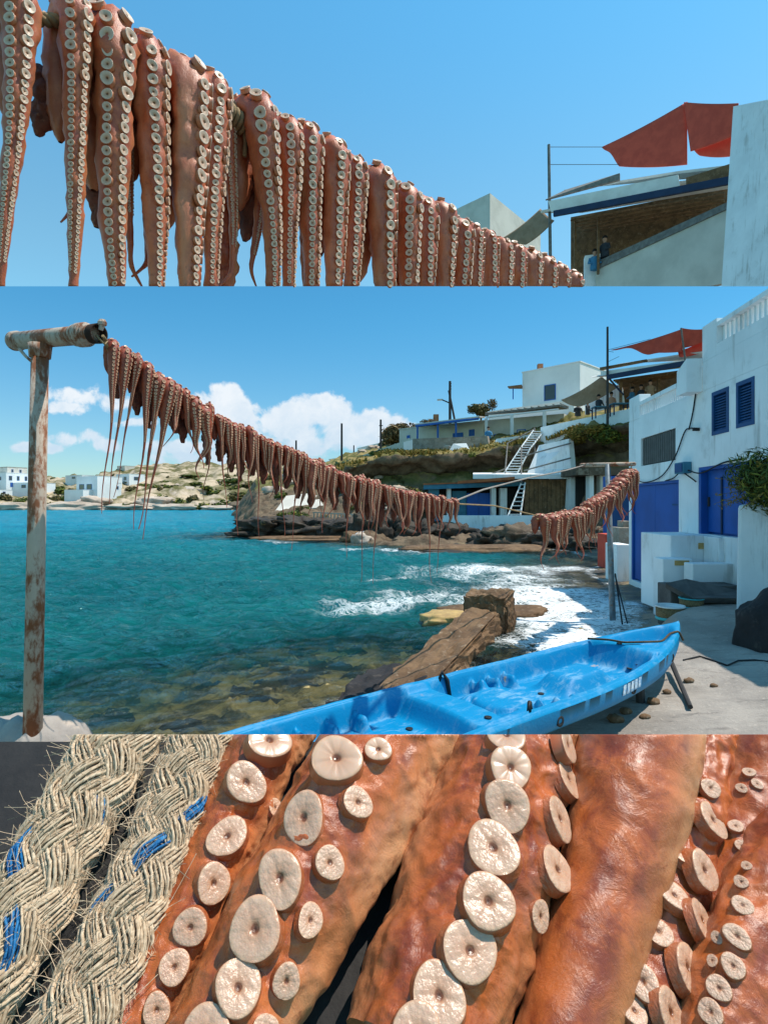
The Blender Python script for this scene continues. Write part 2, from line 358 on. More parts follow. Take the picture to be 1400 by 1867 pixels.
def leaf_mat(name, a, b, c):
    m = bpy.data.materials.new(name); m.use_nodes = True; t = NT(m.node_tree); p = t.n['Principled BSDF']
    g = t.new('ShaderNodeNewGeometry'); v_ = t.new('ShaderNodeTexCoord').outputs['Object']
    cc = t.ramp(g.outputs['Random Per Island'], [(0.0, a), (0.55, b), (1.0, c)])
    t.put(p.inputs['Base Color'], cc); p.inputs['Roughness'].default_value = 0.7; p.inputs['Specular IOR Level'].default_value = 0.2
    return m
M['leaf_green'] = leaf_mat('green_leaves', (0.035,0.06,0.015), (0.07,0.10,0.02), (0.22,0.20,0.03))
M['leaf_olive'] = leaf_mat('olive_leaves', (0.05,0.055,0.02), (0.10,0.09,0.03), (0.17,0.12,0.045))
M['leaf_brown'] = leaf_mat('dry_brown_leaves', (0.07,0.055,0.025), (0.14,0.095,0.04), (0.22,0.15,0.065))
M['leaf_gold'] = leaf_mat('golden_grass', (0.10,0.09,0.02), (0.24,0.17,0.03), (0.34,0.20,0.05))

# ------------------------------------------------------------------ shoreline and sea floor
SH = [(-2.4,-1.0),(-1.4,2.2),(-1.2,4.0),(-1.03,4.7),(-.51,5.15),(-.1,5.5),(.5,5.25),(1.0,5.2),(1.6,5.45),(2.4,6.0),(3.1,7.0),(3.75,8.5),(4.4,10.0),(4.9,11.5),(5.3,13.2),(5.6,15.5),(7.5,18.3),
      (7.2,22.6),(4.6,23.6),(1.9,24.8),(0,26.4),(-2.4,28.2),(-5,31.0),(-8.3,32.3),(-7.5,37),(-5,46),(-4,60)]
SHn = np.array(SH)
def shore_sd(x, y):
    """distance to the shoreline, positive on the land side (right / behind)"""
    x = np.asarray(x, float); y = np.asarray(y, float)
    best = np.full(x.shape, 1e9)
    for a, b in zip(SHn[:-1], SHn[1:]):
        d = b-a; t = np.clip(((x-a[0])*d[0]+(y-a[1])*d[1])/(d@d), 0, 1)
        best = np.minimum(best, np.hypot(x-a[0]-t*d[0], y-a[1]-t*d[1]))
    poly = np.vstack([SHn, [[80, 60], [80, -1.0]]])
    inside = np.zeros(x.shape, bool); n = len(poly); j = n-1
    for i in range(n):
        xi, yi = poly[i]; xj, yj = poly[j]
        c = ((yi > y) != (yj > y)) & (x < (xj-xi)*(y-yi)/(yj-yi+1e-12)+xi)
        inside ^= c; j = i
    return np.where(inside, best, -best)
def land_h(x, y):
    return (H-1.55)+0.07*(x-1.5)-0.045*np.maximum(0, y-7)
def ground_h(x, y, d):
    near = 1-sst(y, 7.0, 9.5)
    lh = np.clip(land_h(x, y), 0.22, 0.9)
    rise = lh*sst(d, -0.02, 0.55*near+3.0*(1-near))
    p = np.stack([x, y, 0*x], 1)
    cob = np.abs(perlin(p*4.3+3))*0.11+np.abs(perlin(p*9.5+9))*0.06+perlin(p*1.1)*0.08
    bed = -0.06-0.105*np.maximum(-d-0.1, 0)**1.12
    bed = np.maximum(bed, -5)+cob*sst(-d, 0.0, 0.8)*np.clip(1.3+d*0.03, 0.3, 1)*1.1
    fine = fbm(p*3.0, 4)*0.014+perlin(p*14)*0.005
    return np.where(d > -0.02, rise+fine*1.2, np.minimum(bed, 0.12)+fine)
def ground_mat():
    m = bpy.data.materials.new('shore_ground'); m.use_nodes = True; t = NT(m.node_tree); p = t.n['Principled BSDF']
    v_ = t.new('ShaderNodeTexCoord').outputs['Object']; at = t.new('ShaderNodeAttribute'); at.attribute_name = 'land'
    mp = t.new('ShaderNodeMapping'); t.l.new(v_, mp.inputs[0]); mp.inputs['Scale'].default_value = (0.6, 2.4, 1); mp.inputs['Rotation'].default_value = (0, 0, R(-14))
    conc = t.mix(t.sstep(t.noise(v_, 1.3, 6, 0.65), 0.35, 0.65), (0.36,0.31,0.265), (0.25,0.215,0.185))
    conc = t.mix(t.math('MULTIPLY', t.sstep(t.noise(mp.outputs[0], 4.0, 9, 0.75, 0.5), 0.54, 0.66), 0.65), conc, (0.13,0.11,0.095))
    conc = t.mix(t.math('MULTIPLY', t.sstep(t.noise(v_, 26, 4, 0.6), 0.58, 0.70), 0.5), conc, (0.50,0.42,0.35))
    vor = t.new('ShaderNodeTexVoronoi'); t.put(vor.inputs['Vector'], v_); vor.inputs['Scale'].default_value = 3.4
    bed = t.mix(t.sstep(t.noise(v_, 2.1, 6, 0.7, 0.4), 0.42, 0.60), (0.07,0.065,0.04), (0.42,0.30,0.12))
    hs = t.new('ShaderNodeSeparateColor'); t.l.new(vor.outputs['Color'], hs.inputs[0])
    bed = t.mix(t.sstep(hs.outputs[0], 0.62, 0.9), bed, (0.035,0.045,0.05))
    bed = t.mix(t.sstep(t.noise(v_, 9, 5, 0.6), 0.60, 0.72), bed, (0.50,0.36,0.16))
    c = t.mix(t.sstep(at.outputs['Fac'], -0.25, 0.10), bed, t.mix(t.noise(v_, 22, 6, 0.7), (0.17,0.115,0.075), (0.42,0.31,0.23)))
    c = t.mix(t.sstep(at.outputs['Fac'], 0.25, 0.6), c, conc)
    # wet slipway floor below the far doors, with its shade darkened in
    sp = t.new('ShaderNodeSeparateXYZ'); t.l.new(v_, sp.inputs[0])
    wet = t.sstep(sp.outputs[1], 9.6, 10.8)
    wet_shade_col = t.mix(t.sstep(t.noise(v_, 1.6, 7, 0.7), 0.4, 0.62), (0.045,0.036,0.028), (0.21,0.145,0.07))
    c = t.mix(wet, c, wet_shade_col)
    t.put(p.inputs['Base Color'], c)
    t.put(p.inputs['Roughness'], t.math('SUBTRACT', 0.92, t.math('MULTIPLY', wet, 0.45)))
    b = t.new('ShaderNodeBump'); b.inputs['Distance'].default_value = 0.02; t.put(b.inputs['Height'], t.math('ADD', t.noise(mp.outputs[0], 7, 9, 0.72, 0.4), t.math('MULTIPLY', t.noise(v_, 40, 4), 0.4))); t.put(p.inputs['Normal'], b.outputs[0])
    return m
xs = np.linspace(-26, 22, 400)
ys = np.concatenate([np.linspace(0.2, 14, 250), np.linspace(14.12, 60, 190)])
xs = np.sort(np.concatenate([np.linspace(-5, 7, 260), np.linspace(-40, -5.05, 110), np.linspace(7.06, 30, 60)]))
gx, gy = np.meshgrid(xs, ys); fx, fy = gx.ravel(), gy.ravel(); dsd = shore_sd(fx, fy)
gz = ground_h(fx, fy, dsd)
me = mesh_np('shore_ground', np.stack([fx, fy, gz], 1), grid_faces(len(ys), len(xs)), attrs={'land': dsd})
tag(link_mesh('ground', me, ground_mat()), kind='structure')
def gh(x, y):
    a = np.array([float(x)]); b = np.array([float(y)]); return float(ground_h(a, b, shore_sd(a, b))[0])
# deep floor far out, one sheet to the horizon
tag(MB().box((-900, -300, -7.0), (900, 1600, -6.2)).build('seabed', mat('deep_seabed', (0.05,0.10,0.10))), kind='structure')

# ------------------------------------------------------------------ water
def water_mat():
    m = bpy.data.materials.new('sea_water'); m.use_nodes = True; t = NT(m.node_tree); t.n.clear()
    o_ = t.new('ShaderNodeOutputMaterial'); v_ = t.new('ShaderNodeTexCoord').outputs['Object']
    dp = t.new('ShaderNodeAttribute'); dp.attribute_name = 'depth'; fo = t.new('ShaderNodeAttribute'); fo.attribute_name = 'foam'; fa = t.new('ShaderNodeAttribute'); fa.attribute_name = 'far'
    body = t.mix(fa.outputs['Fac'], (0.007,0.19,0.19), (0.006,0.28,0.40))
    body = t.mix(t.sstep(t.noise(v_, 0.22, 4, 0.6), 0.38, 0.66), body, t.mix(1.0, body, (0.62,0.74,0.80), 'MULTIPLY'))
    dif = t.new('ShaderNodeBsdfDiffuse'); t.put(dif.inputs[0], body)
    tr = t.new('ShaderNodeBsdfTransparent'); t.put(tr.inputs[0], t.mix(t.sstep(dp.outputs['Fac'], 0.0, 0.7), (0.92,0.97,0.93), (0.45,0.84,0.76)))
    m1 = t.new('ShaderNodeMixShader'); t.put(m1.inputs[0], t.math('MULTIPLY', t.sstep(dp.outputs['Fac'], 0.04, 0.62), 0.985)); t.l.new(tr.outputs[0], m1.inputs[1]); t.l.new(dif.outputs[0], m1.inputs[2])
    gl = t.new('ShaderNodeBsdfGlossy'); gl.inputs['Roughness'].default_value = 0.06
    mp = t.new('ShaderNodeMapping'); t.l.new(v_, mp.inputs[0]); mp.inputs['Scale'].default_value = (0.75, 1.5, 1); mp.inputs['Rotation'].default_value = (0, 0, R(10))
    b = t.new('ShaderNodeBump'); b.inputs['Distance'].default_value = 0.34; b.inputs['Strength'].default_value = 1.0
    t.put(b.inputs['Height'], t.math('ADD', t.noise(mp.outputs[0], 2.6, 8, 0.66, 0.8), t.math('MULTIPLY', t.noise(mp.outputs[0], 12, 5, 0.62, 0.5), 0.28)))
    fr = t.new('ShaderNodeFresnel'); fr.inputs['IOR'].default_value = 1.40
    for s_ in (gl, fr, dif): t.l.new(b.outputs[0], s_.inputs['Normal'])
    m2 = t.new('ShaderNodeMixShader'); t.put(m2.inputs[0], t.math('MULTIPLY', fr.outputs[0], 0.85)); t.l.new(m1.outputs[0], m2.inputs[1]); t.l.new(gl.outputs[0], m2.inputs[2])
    # foam: ridged lace where the swell breaks
    wv = t.new('ShaderNodeMapping'); t.l.new(v_, wv.inputs[0]); wv.inputs['Scale'].default_value = (0.8, 1.25, 1)
    a = t.noise(wv.outputs[0], 2.9, 7, 0.66, 1.3); r1 = t.math('ABSOLUTE', t.math('SUBTRACT', a, 0.5))
    c2 = t.noise(wv.outputs[0], 8.0, 7, 0.68, 1.1); r2 = t.math('ABSOLUTE', t.math('SUBTRACT', c2, 0.5))
    lace = t.math('SUBTRACT', 1.0, t.math('MULTIPLY', t.math('MINIMUM', r1, t.math('MULTIPLY', r2, 1.25)), 9.0))
    big = t.noise(v_, 0.9, 4, 0.6, 0.4)
    k = t.math('ADD', t.math('MULTIPLY', fo.outputs['Fac'], 1.12), t.math('ADD', t.math('MULTIPLY', lace, 0.95), t.math('MULTIPLY', t.math('SUBTRACT', big, 0.5), 1.7)))
    fm = t.math('MULTIPLY', t.sstep(k, 1.12, 1.95), t.sstep(fo.outputs['Fac'], 0.02, 0.25))
    fd = t.new('ShaderNodeBsdfDiffuse'); fd.inputs[0].default_value = (0.80,0.82,0.82,1)
    m3 = t.new('ShaderNodeMixShader'); t.put(m3.inputs[0], t.math('MULTIPLY', fm, 0.92)); t.l.new(m2.outputs[0], m3.inputs[1]); t.l.new(fd.outputs[0], m3.inputs[2])
    t.l.new(m3.outputs[0], o_.inputs[0]); return m
# fan-shaped sheet, finer near the quay, reaching the horizon
rr = np.concatenate([np.geomspace(2.2, 60, 440), np.geomspace(61, 900, 110)]); th = np.linspace(R(-64), R(52), 420)
rg, tg = np.meshgrid(rr, th, indexing='ij'); wx = (rg*np.sin(tg)).ravel(); wy = (rg*np.cos(tg)).ravel()
wsd = shore_sd(wx, wy); wp = np.stack([wx, wy, 0*wx], 1)
amp = sst(-wsd, 0.0, 5.0)*0.85+0.22
amp = amp*(1-0.35*sst(np.hypot(wx, wy), 60, 160))
q = wp@np.array([[math.cos(0.25), -math.sin(0.25), 0], [math.sin(0.25), math.cos(0.25), 0], [0, 0, 1]])
w1 = fbm(q*np.array([0.22, 0.55, 1])+5, 3, 0.55)
w2 = 1-np.abs(fbm(q*np.array([0.62, 1.45, 1])+11, 3, 0.5))*2.0
w3 = 1-np.abs(fbm(q*np.array([1.7, 3.2, 1])+31, 2, 0.5))*2.0
wz = amp*(0.120*w1+0.110*w2+0.050*w3-0.07)
depth = np.clip(-ground_h(wx, wy, wsd), 0, 8)
depth = np.where(np.hypot(wx, wy) > 58, 6, depth)
def gauss(x0, y0, sx, sy, a=0.0):
    c, s = math.cos(a), math.sin(a); X = (wx-x0)*c+(wy-y0)*s; Y_ = -(wx-x0)*s+(wy-y0)*c
    return np.exp(-(X/sx)**2-(Y_/sy)**2)
foam = np.clip(0.98*gauss(2.9, 9.6, 1.5, 1.7, 0.5)+0.95*gauss(3.7, 11.8, 1.5, 2.1, 0.2)+0.80*gauss(2.3, 7.6, 1.2, 1.0, 0.6)+0.5*gauss(1.2, 5.9, 0.8, 0.5)+0.62*gauss(0.6, 11.2, 1.7, 0.9, 0.5)+0.40*gauss(-0.6, 10.0, 1.2, 0.45, 0.35)+
               0.80*gauss(3.4, 16.0, 3.0, 1.6, 0.1)+0.7*gauss(0.2, 22.0, 3.0, 1.1, -0.3)+0.5*gauss(-5.5, 27.5, 2.5, 0.8, -0.6)+0.42*gauss(0.0, 5.9, 0.7, 0.5, 0.6)+0.40*gauss(1.0, 14.0, 2.2, 0.8, 0.2), 0, 1)
foam = np.maximum(foam, 0.62*np.exp(-(wsd/0.22)**2)*(wy > 4.5)*(wy < 30))
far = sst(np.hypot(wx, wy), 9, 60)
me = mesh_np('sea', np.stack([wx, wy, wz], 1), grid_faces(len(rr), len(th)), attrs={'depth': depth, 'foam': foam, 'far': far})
tag(link_mesh('water', me, water_mat()), kind='structure')

# ------------------------------------------------------------------ hills and cliff
def ribbon(cols, nu, nv, disp, dscale, smoothpass=2, vary=None):
    """sheet through columns of points, resampled and roughened with noise"""
    A = np.array([[tuple(p) for p in c] for c in cols], float)       # (ncol, nrow, 3)
    def res(a, n, axis):
        a = np.moveaxis(a, axis, 0); t = np.linspace(0, len(a)-1, n); i = np.clip(t.astype(int), 0, len(a)-2); f = (t-i)[:, None, None]
        return np.moveaxis(a[i]*(1-f)+a[i+1]*f, 0, axis)
    A = res(res(A, nu, 0), nv, 1)
    for _ in range(smoothpass):
        B = A.copy(); B[1:-1] = (A[:-2]+2*A[1:-1]+A[2:])/4; A = B.copy(); A[:, 1:-1] = (B[:, :-2]+2*B[:, 1:-1]+B[:, 2:])/4
    gu = np.gradient(A, axis=0); gv = np.gradient(A, axis=1); n = np.cross(gu, gv); n /= np.linalg.norm(n, axis=2)[..., None]+1e-9
    P = A.reshape(-1, 3); N = n.reshape(-1, 3)
    k = fbm(P*dscale, 5, 0.55)+0.5*np.abs(perlin(P*dscale*0.6+4))
    P = P+N*(k*disp)[:, None]
    return P, grid_faces(nu, nv)
def hill_mat(name, flat1, flat2, steep1, steep2, sc_=1.0, lo=0.45, hi=0.75, bump=0.12, zmin=None):
    m = bpy.data.materials.new(name); m.use_nodes = True; t = NT(m.node_tree); p = t.n['Principled BSDF']
    v_ = t.new('ShaderNodeTexCoord').outputs['Object']; g = t.new('ShaderNodeNewGeometry'); sp = t.new('ShaderNodeSeparateXYZ'); t.l.new(g.outputs['Normal'], sp.inputs[0])
    a = t.noise(v_, 0.5*sc_, 6, 0.65); b = t.noise(v_, 1.7*sc_, 6, 0.65)
    f = t.mix(t.sstep(a, 0.38, 0.6), flat1, flat2); s_ = t.mix(t.sstep(b, 0.35, 0.65), steep1, steep2)
    k = t.sstep(t.math('ADD', sp.outputs[2], t.math('MULTIPLY', t.math('SUBTRACT', b, 0.5), 0.6)), lo, hi)
    if zmin is not None:      # vegetation only above the spray line
        s2_ = t.new('ShaderNodeSeparateXYZ'); t.l.new(v_, s2_.inputs[0])
        k = t.math('MULTIPLY', k, t.sstep(t.math('ADD', s2_.outputs[2], t.math('MULTIPLY', b, 1.5)), zmin, zmin+1.2))
    t.put(p.inputs['Base Color'], t.mix(k, s_, f)); p.inputs['Roughness'].default_value = 0.95; p.inputs['Specular IOR Level'].default_value = 0.1
    bm_ = t.new('ShaderNodeBump'); bm_.inputs['Distance'].default_value = bump; t.put(bm_.inputs['Height'], t.noise(v_, 3.0*sc_, 8, 0.7)); t.put(p.inputs['Normal'], bm_.outputs[0])
    return m
def Z0(px, z, Y): return Vector(((px-CX)/F*Y, Y, z))
HC = [(425,33,(985,36),(985,40),(985,43),(980,47),(975,52),(960,60),(940,85)),
      (470,33,(950,36),(944,40),(935,43),(925,46),(908,51),(890,59),(870,85)),
      (500,33,(946,36),(940,40),(925,43),(912,46),(897,50),(878,58),(862,85)),
      (550,32,(942,36),(934,40),(915,43),(902,45),(886,48),(868,55),(852,85)),
      (600,30,(950,34),(942,38.5),(908,42),(890,44),(868,45),(855,52),(842,80)),
      (640,28,(956,32),(950,37.5),(900,40),(878,42.5),(851,40.8),(846,46),(826,80)),
      (700,26,(962,31),(952,37.5),(893,40),(868,42.5),(836,40.5),(824,47),(814,80)),
      (760,25,(966,31),(952,37.5),(889,40),(862,42.5),(831,40.5),(826,47),(806,75)),
      (820,25,(968,31),(952,37.5),(889,40),(862,42.5),(833,40.5),(824,47),(800,70)),
      (880,25,(970,31),(952,37.5),(888,40),(856,42.5),(826,40.5),(812,46),(785,68)),
      (940,25,(974,31),(955,37.5),(886,39.7),(850,41.5),(812,40),(798,46),(760,66)),
      (1000,24,(979,30),(958,36.5),(883,38),(845,40),(806,38.5),(785,44),(755,60)),
      (1060,23,(990,28),(975,33),(870,35),(830,37),(785,34.4),(772,40),(745,55)),
      (1150,22,(998,27),(985,31),(862,32.5),(820,34.5),(772,31.8),(755,38),(735,55)),
      (1260,22,(998,27),(985,30),(850,31),(810,33),(760,30.8),(740,37),(720,55)),
      (1420,22,(998,27),(985,29),(840,30),(800,32),(750,29.8),(730,37),(700,55))]
cols = [[Z0(c[0], -0.5, c[1]-2)]+[Z0(c[0], 0.12, c[1])]+[V(c[0], py, Y) for py, Y in c[2:]]+[V(c[0], c[-1][0]+35, 140)] for c in HC]
P_, f_ = ribbon(cols, 260, 140, 0.42, 0.5, 2)
from mathutils.bvhtree import BVHTree
hill_bvh = BVHTree.FromPolygons([tuple(p) for p in P_], [tuple(int(k) for k in q) for q in f_])
tag(link_mesh('hill', mesh_np('hill', P_, f_), hill_mat('cliff_earth', (0.30,0.22,0.09), (0.12,0.115,0.035), (0.20,0.145,0.095), (0.10,0.07,0.048), zmin=3.4)), kind='structure')
FC = []
for px, crest, mid in [(-420,868,895),(-200,866,893),(-60,864,892),(40,866,894),(110,872,897),(170,868,896),(215,858,893),(260,848,888),(330,845,886),(400,846,886),(480,842,884),(560,846,886),(640,850,890),(760,850,890)]:
    FC.append([Z0(px, -2, 146), Z0(px, 0.1, 150), V(px, 924, 152), V(px, 917, 160), V(px, mid+10, 178), V(px, mid-6, 205), V(px, crest, 262), V(px, crest+12, 420)])
P_, f_ = ribbon(FC, 240, 80, 1.9, 0.11, 1)
from mathutils.bvhtree import BVHTree
far_bvh = BVHTree.FromPolygons([tuple(p) for p in P_], [tuple(int(k) for k in q) for q in f_])
tag(link_mesh('far_hill', mesh_np('far_hill', P_, f_), hill_mat('far_shore_earth', (0.48,0.37,0.26), (0.115,0.105,0.04), (0.58,0.46,0.37), (0.30,0.22,0.15), 0.22, 0.62, 0.86, 0.3)), kind='structure')

def boulder_mesh(name, r, seed, sub=4, rough=0.35, freq=1.1):
    bm = bmesh.new(); bmesh.ops.create_icosphere(bm, subdivisions=sub, radius=1)
    P = np.array([v.co[:] for v in bm.verts]); d = fbm(P*freq+seed*7.3, 5, 0.55)*rough-np.abs(perlin(P*freq*0.8+seed*3.1))*rough*0.9
    P = P*(1+d)[:, None]
    P = np.sign(P)*np.abs(P)**0.86
    for v, p in zip(bm.verts, P): v.co = Vector(p)*Vector(r) if not hasattr(r, '__len__') else Vector((p[0]*r[0], p[1]*r[1], p[2]*r[2]))
    me = bpy.data.meshes.new(name); bm.to_mesh(me); bm.free()
    me.polygons.foreach_set('use_smooth', np.ones(len(me.polygons), bool)); return me
def rock(px, py, Y, wpx, hpx, m, label, seed, depth=None, rz=0, rough=0.35, freq=1.1, group=None, cat='rock', name='rock'):
    w_ = wpx/F*Y/2; h_ = hpx/F*Y/2
    o = link_mesh(name, boulder_mesh(name, (w_, depth or w_*0.8, h_*1.15), seed, rough=rough, freq=freq), m, None, V(px, py, Y)); o.rotation_euler = (0, 0, rz)
    return tag(o, label, cat, group)
for i, a in enumerate([
    (488,960,31.5,120,32,'dark wet rock at the left end of the promontory, waves at its foot'),
    (560,962,31,120,36,'large dark rock in the middle of the promontory under the hanging arms'),
    (622,966,30,90,36,'brown rock on the promontory just left of the two rounded black rocks'),
    (663,966,28.5,62,52,'rounded black rock standing just left of the seagull'),
    (705,966,28.5,66,56,'rounded black rock standing just right of the seagull'),
    (765,975,27.5,90,44,'dark shore rock under the far end of the long octopus row'),
    (828,978,27,84,42,'dark rock leaning against the white terrace wall'),
    (895,990,25,80,40,'dark shore rock right of the white terrace wall foot'),
    (942,984,25,110,48,'broad pale topped rock below the sitting post on the white wall'),
    (1000,992,24,90,44,'dark rock behind the drooping ends of the right hand octopus row'),
    (1060,1000,23,90,36,'low black rock at the mouth of the boat slip')]):
    px, py, Y, w_, h_, lb = a
    rock(px, py, Y, w_, h_, M['wet_rock'] if i != 8 else M['rock'], lb, i+1, freq=2.0, rough=0.5)
for i, a in enumerate([(443,973,31,62,10,'low pointed rock spit at the very tip of the promontory'),(560,982,29,210,9,'flat ochre ledge at the foot of the promontory'),
    (640,996,26.5,130,9,'low weedy rock ledge washed over by foam'),(870,1001,22.6,270,15,'long flat rock slab lying in the wash'),(815,1008,22,120,13,'dark low rock slab in front of the long flat slab')]):
    px, py, Y, w_, h_, lb = a
    rock(px, py, Y, w_, h_, M['wet_rock'] if i in (0, 4) else M['brown_block'], lb, 40+i, depth=1.0, rough=0.25)
rs = random.Random(12)
for i in range(70):
    px = rs.uniform(470, 1110); Y = rs.uniform(23.5, 33) if px > 620 else rs.uniform(30.5, 36); x = (px-CX)/F*Y
    d_ = float(shore_sd(np.array([x]), np.array([Y]))[0])
    if d_ < -0.6: continue
    s_ = rs.choice((0.16, 0.22, 0.32, 0.45)); o = link_mesh('rock', boulder_mesh('rock', (s_*1.3, s_, s_*0.75), 200+i, sub=3, rough=0.45, freq=1.4), M[rs.choice(('wet_rock','rock','brown_block','pale_rock','rock'))], None, (x, Y, max(gh(x, Y), 0.02)+s_*0.25)); o.rotation_euler = (0, 0, rs.uniform(0, 6))
    tag(o, 'small broken rock on the shore at the back of the cove', 'rock', 'broken rocks at the back of the cove')
# white seabird on the rocks
b = MB(); b.lathe([(0.01,-0.30),(0.06,-0.24),(0.12,-0.08),(0.125,0.04),(0.09,0.16),(0.05,0.20),(0.055,0.25),(0.055,0.29),(0.02,0.33),(0.008,0.39)], 12)
g = b.build('seagull', M['gull'], None, V(652, 976, 27), smooth=True); g.rotation_euler = (R(58), 0, R(70)); tag(g, 'small white seagull resting between the rounded black rocks', 'seagull')

# ------------------------------------------------------------------ foliage
def leaf_mesh(name, n, rad, size, seed, shell=0.55, droop=0.0, aspect=0.5, lobes=6):
    """n small leaf blades filling an uneven crown"""
    r_ = np.random.default_rng(seed)
    cen = r_.normal(size=(lobes, 3)); cen /= np.linalg.norm(cen, axis=1)[:, None]; cen *= r_.uniform(0.25, 0.62, (lobes, 1)); cen[:, 2] = np.abs(cen[:, 2])*0.9-0.15
    cr = r_.uniform(0.34, 0.55, lobes); k = r_.integers(0, lobes, n)
    d = r_.normal(size=(n, 3)); d /= np.linalg.norm(d, axis=1)[:, None]
    P = (cen[k]+d*(cr[k]*r_.uniform(shell, 1.05, n))[:, None])*np.array(rad)
    nd = d+r_.normal(size=(n, 3))*0.55; nd /= np.linalg.norm(nd, axis=1)[:, None]
    a = np.cross(nd, r_.normal(size=(n, 3))); a /= np.linalg.norm(a, axis=1)[:, None]; b = np.cross(nd, a)
    s = size*r_.uniform(0.6, 1.4, n)[:, None]
    v = np.stack([P-a*s, P-b*s*aspect+nd*s*0.15, P+a*s, P+b*s*aspect+nd*s*0.15], 1).reshape(-1, 3)
    return mesh_np(name, v, np.arange(n*4).reshape(-1, 4), smooth=False)
def tree(px, py, Y, wpx, hpx, m, label, seed, group=None, n=1500, name='tree', cat='tree', trunk=True, size=None, copy=None):
    w_ = wpx/F*Y/2; h_ = hpx/F*Y/2; c = V(px, py, Y); base = c-Vector((0, 0, h_*1.25))
    t = empty(name, base, label, cat, group)
    me_ = copy or leaf_mesh('crown', n, (1, 0.9, 1), (size or 0.11), seed)
    o = link_mesh('crown', me_, m, t, (0, 0, h_*1.25)); o.scale = (w_*1.4, w_*1.2, h_*1.4)
    if trunk:
        b = MB(); b.tube([(0,0,-0.4),(0.04*w_,0,h_*0.5),(-0.03*w_,0,h_*1.1)], [0.10*w_,0.07*w_,0.03*w_], 7)
        for k in range(4):
            a = k*1.6+seed; b.tube([(0,0,h_*(0.4+0.12*k)),(math.cos(a)*w_*0.45,math.sin(a)*w_*0.35,h_*(0.95+0.15*k))],[0.045*w_,0.015*w_],5)
        b.build('trunk', M['wood'], t)
    return t
tree(735, 790, 66, 76, 56, M['leaf_brown'], 'bushy tan brown tree beside the low blue porch house', 3, n=2600, size=0.075)
tree(712, 795, 70, 36, 34, M['leaf_olive'], 'small olive tree at the left edge of the bushy brown tree', 5, n=900)
tree(782, 772, 68, 28, 22, M['leaf_brown'], 'thin dry tree showing over the blue porch roof', 6, n=500)
tree(876, 748, 62, 44, 32, M['leaf_olive'], 'windblown olive tree left of the big white house', 8, n=1300)
tree(897, 738, 63, 20, 26, M['leaf_brown'], 'thin reddish twiggy tree touching the white house wing', 9, n=380)
# golden green shrubs on top of the earth cliff
for i, a in enumerate([(1062,795,35,70,46,'leaf_gold','golden shrub at the left end of the cliff top by the white wall'),(1108,792,33.5,80,50,'leaf_green','dark green shrub draped over the cliff top beside the house corner'),
                       (1090,786,33.2,60,26,'leaf_gold','yellow flowering shrub between the two cliff top shrubs')]):
    px, py, Y, w_, h_, mm, lb = a
    tree(px, py, Y, w_, h_, M[mm], lb, 20+i, n=2400, size=0.07, name='shrub', cat='shrub', trunk=False)
# grass cover along the cliff lip: nobody could count it
r_ = np.random.default_rng(5); pts = []
for k in range(9000):
    i = r_.integers(4, 12); f = r_.random(); a, b2 = HC[i], HC[i+1]
    la = V(a[0], *a[6]).lerp(V(b2[0], *b2[6]), f); lb = V(a[0], *a[7]).lerp(V(b2[0], *b2[7]), f)
    if fbm(np.array([[la.x*0.6, k % 7*0.1, 3.0]]), 2)[0] < -0.15: continue
    p = la.lerp(lb, r_.random()**1.3*0.9+0.02)+Vector((0, 0, 0.12)); pts.append(p)
pts = np.array([p[:] for p in pts]); n = len(pts); d = r_.normal(size=(n, 3))*np.array([0.6, 0.6, 0.25])+np.array([0, 0, 0.8]); d /= np.linalg.norm(d, axis=1)[:, None]
a = np.cross(d, r_.normal(size=(n, 3))); a /= np.linalg.norm(a, axis=1)[:, None]; s = r_.uniform(0.12, 0.34, (n, 1))
v = np.stack([pts-a*s*0.28, pts+a*s*0.28, pts+d*s+a*s*0.1, pts+d*s-a*s*0.1], 1).reshape(-1, 3)
tag(link_mesh('grass', mesh_np('grass', v, np.arange(n*4).reshape(-1, 4), smooth=False), M['leaf_gold']), 'dry yellow green grass along the top of the earth cliff', 'grass', None, 'stuff')
# shrubs of the far shore
crowns = [leaf_mesh('crown', 420, (1, 0.9, 1), 0.17, 60+k, lobes=8) for k in range(4)]
for m_ in crowns: m_.materials.append(M['leaf_green'])
crownb = [leaf_mesh('crown', 420, (1, 0.9, 1), 0.17, 70+k, lobes=8) for k in range(3)]
for m_ in crownb: m_.materials.append(M['leaf_olive'])
FS = [(12,902,34,20),(40,908,36,20),(-20,905,40,22),(98,905,30,18),(112,890,50,20),(128,902,50,26),(100,918,40,18),(178,917,26,18),(245,917,56,22),(270,912,36,18),
      (292,905,44,24),(328,910,44,26),(350,905,34,18),(375,918,56,26),(410,915,60,34),(440,900,60,24),(372,886,60,16),(310,884,50,12),(238,888,40,14),(420,872,70,14),(350,866,60,8),(455,880,50,18),(395,893,40,16),(470,912,50,30)]
rs = random.Random(4)
for k in range(56):
    px = rs.uniform(-60, 480); py = rs.triangular(852, 915, 880); FS.append((px, py, rs.uniform(10, 30)*(0.5+(py-850)/60), rs.uniform(5, 11)*(0.5+(py-850)/60)))
def far_hit(px, py):
    h = far_bvh.ray_cast(Vector((0,0,H)), (V(px, py, 1)-Vector((0,0,H))).normalized())
    return h[0]
ki = 0
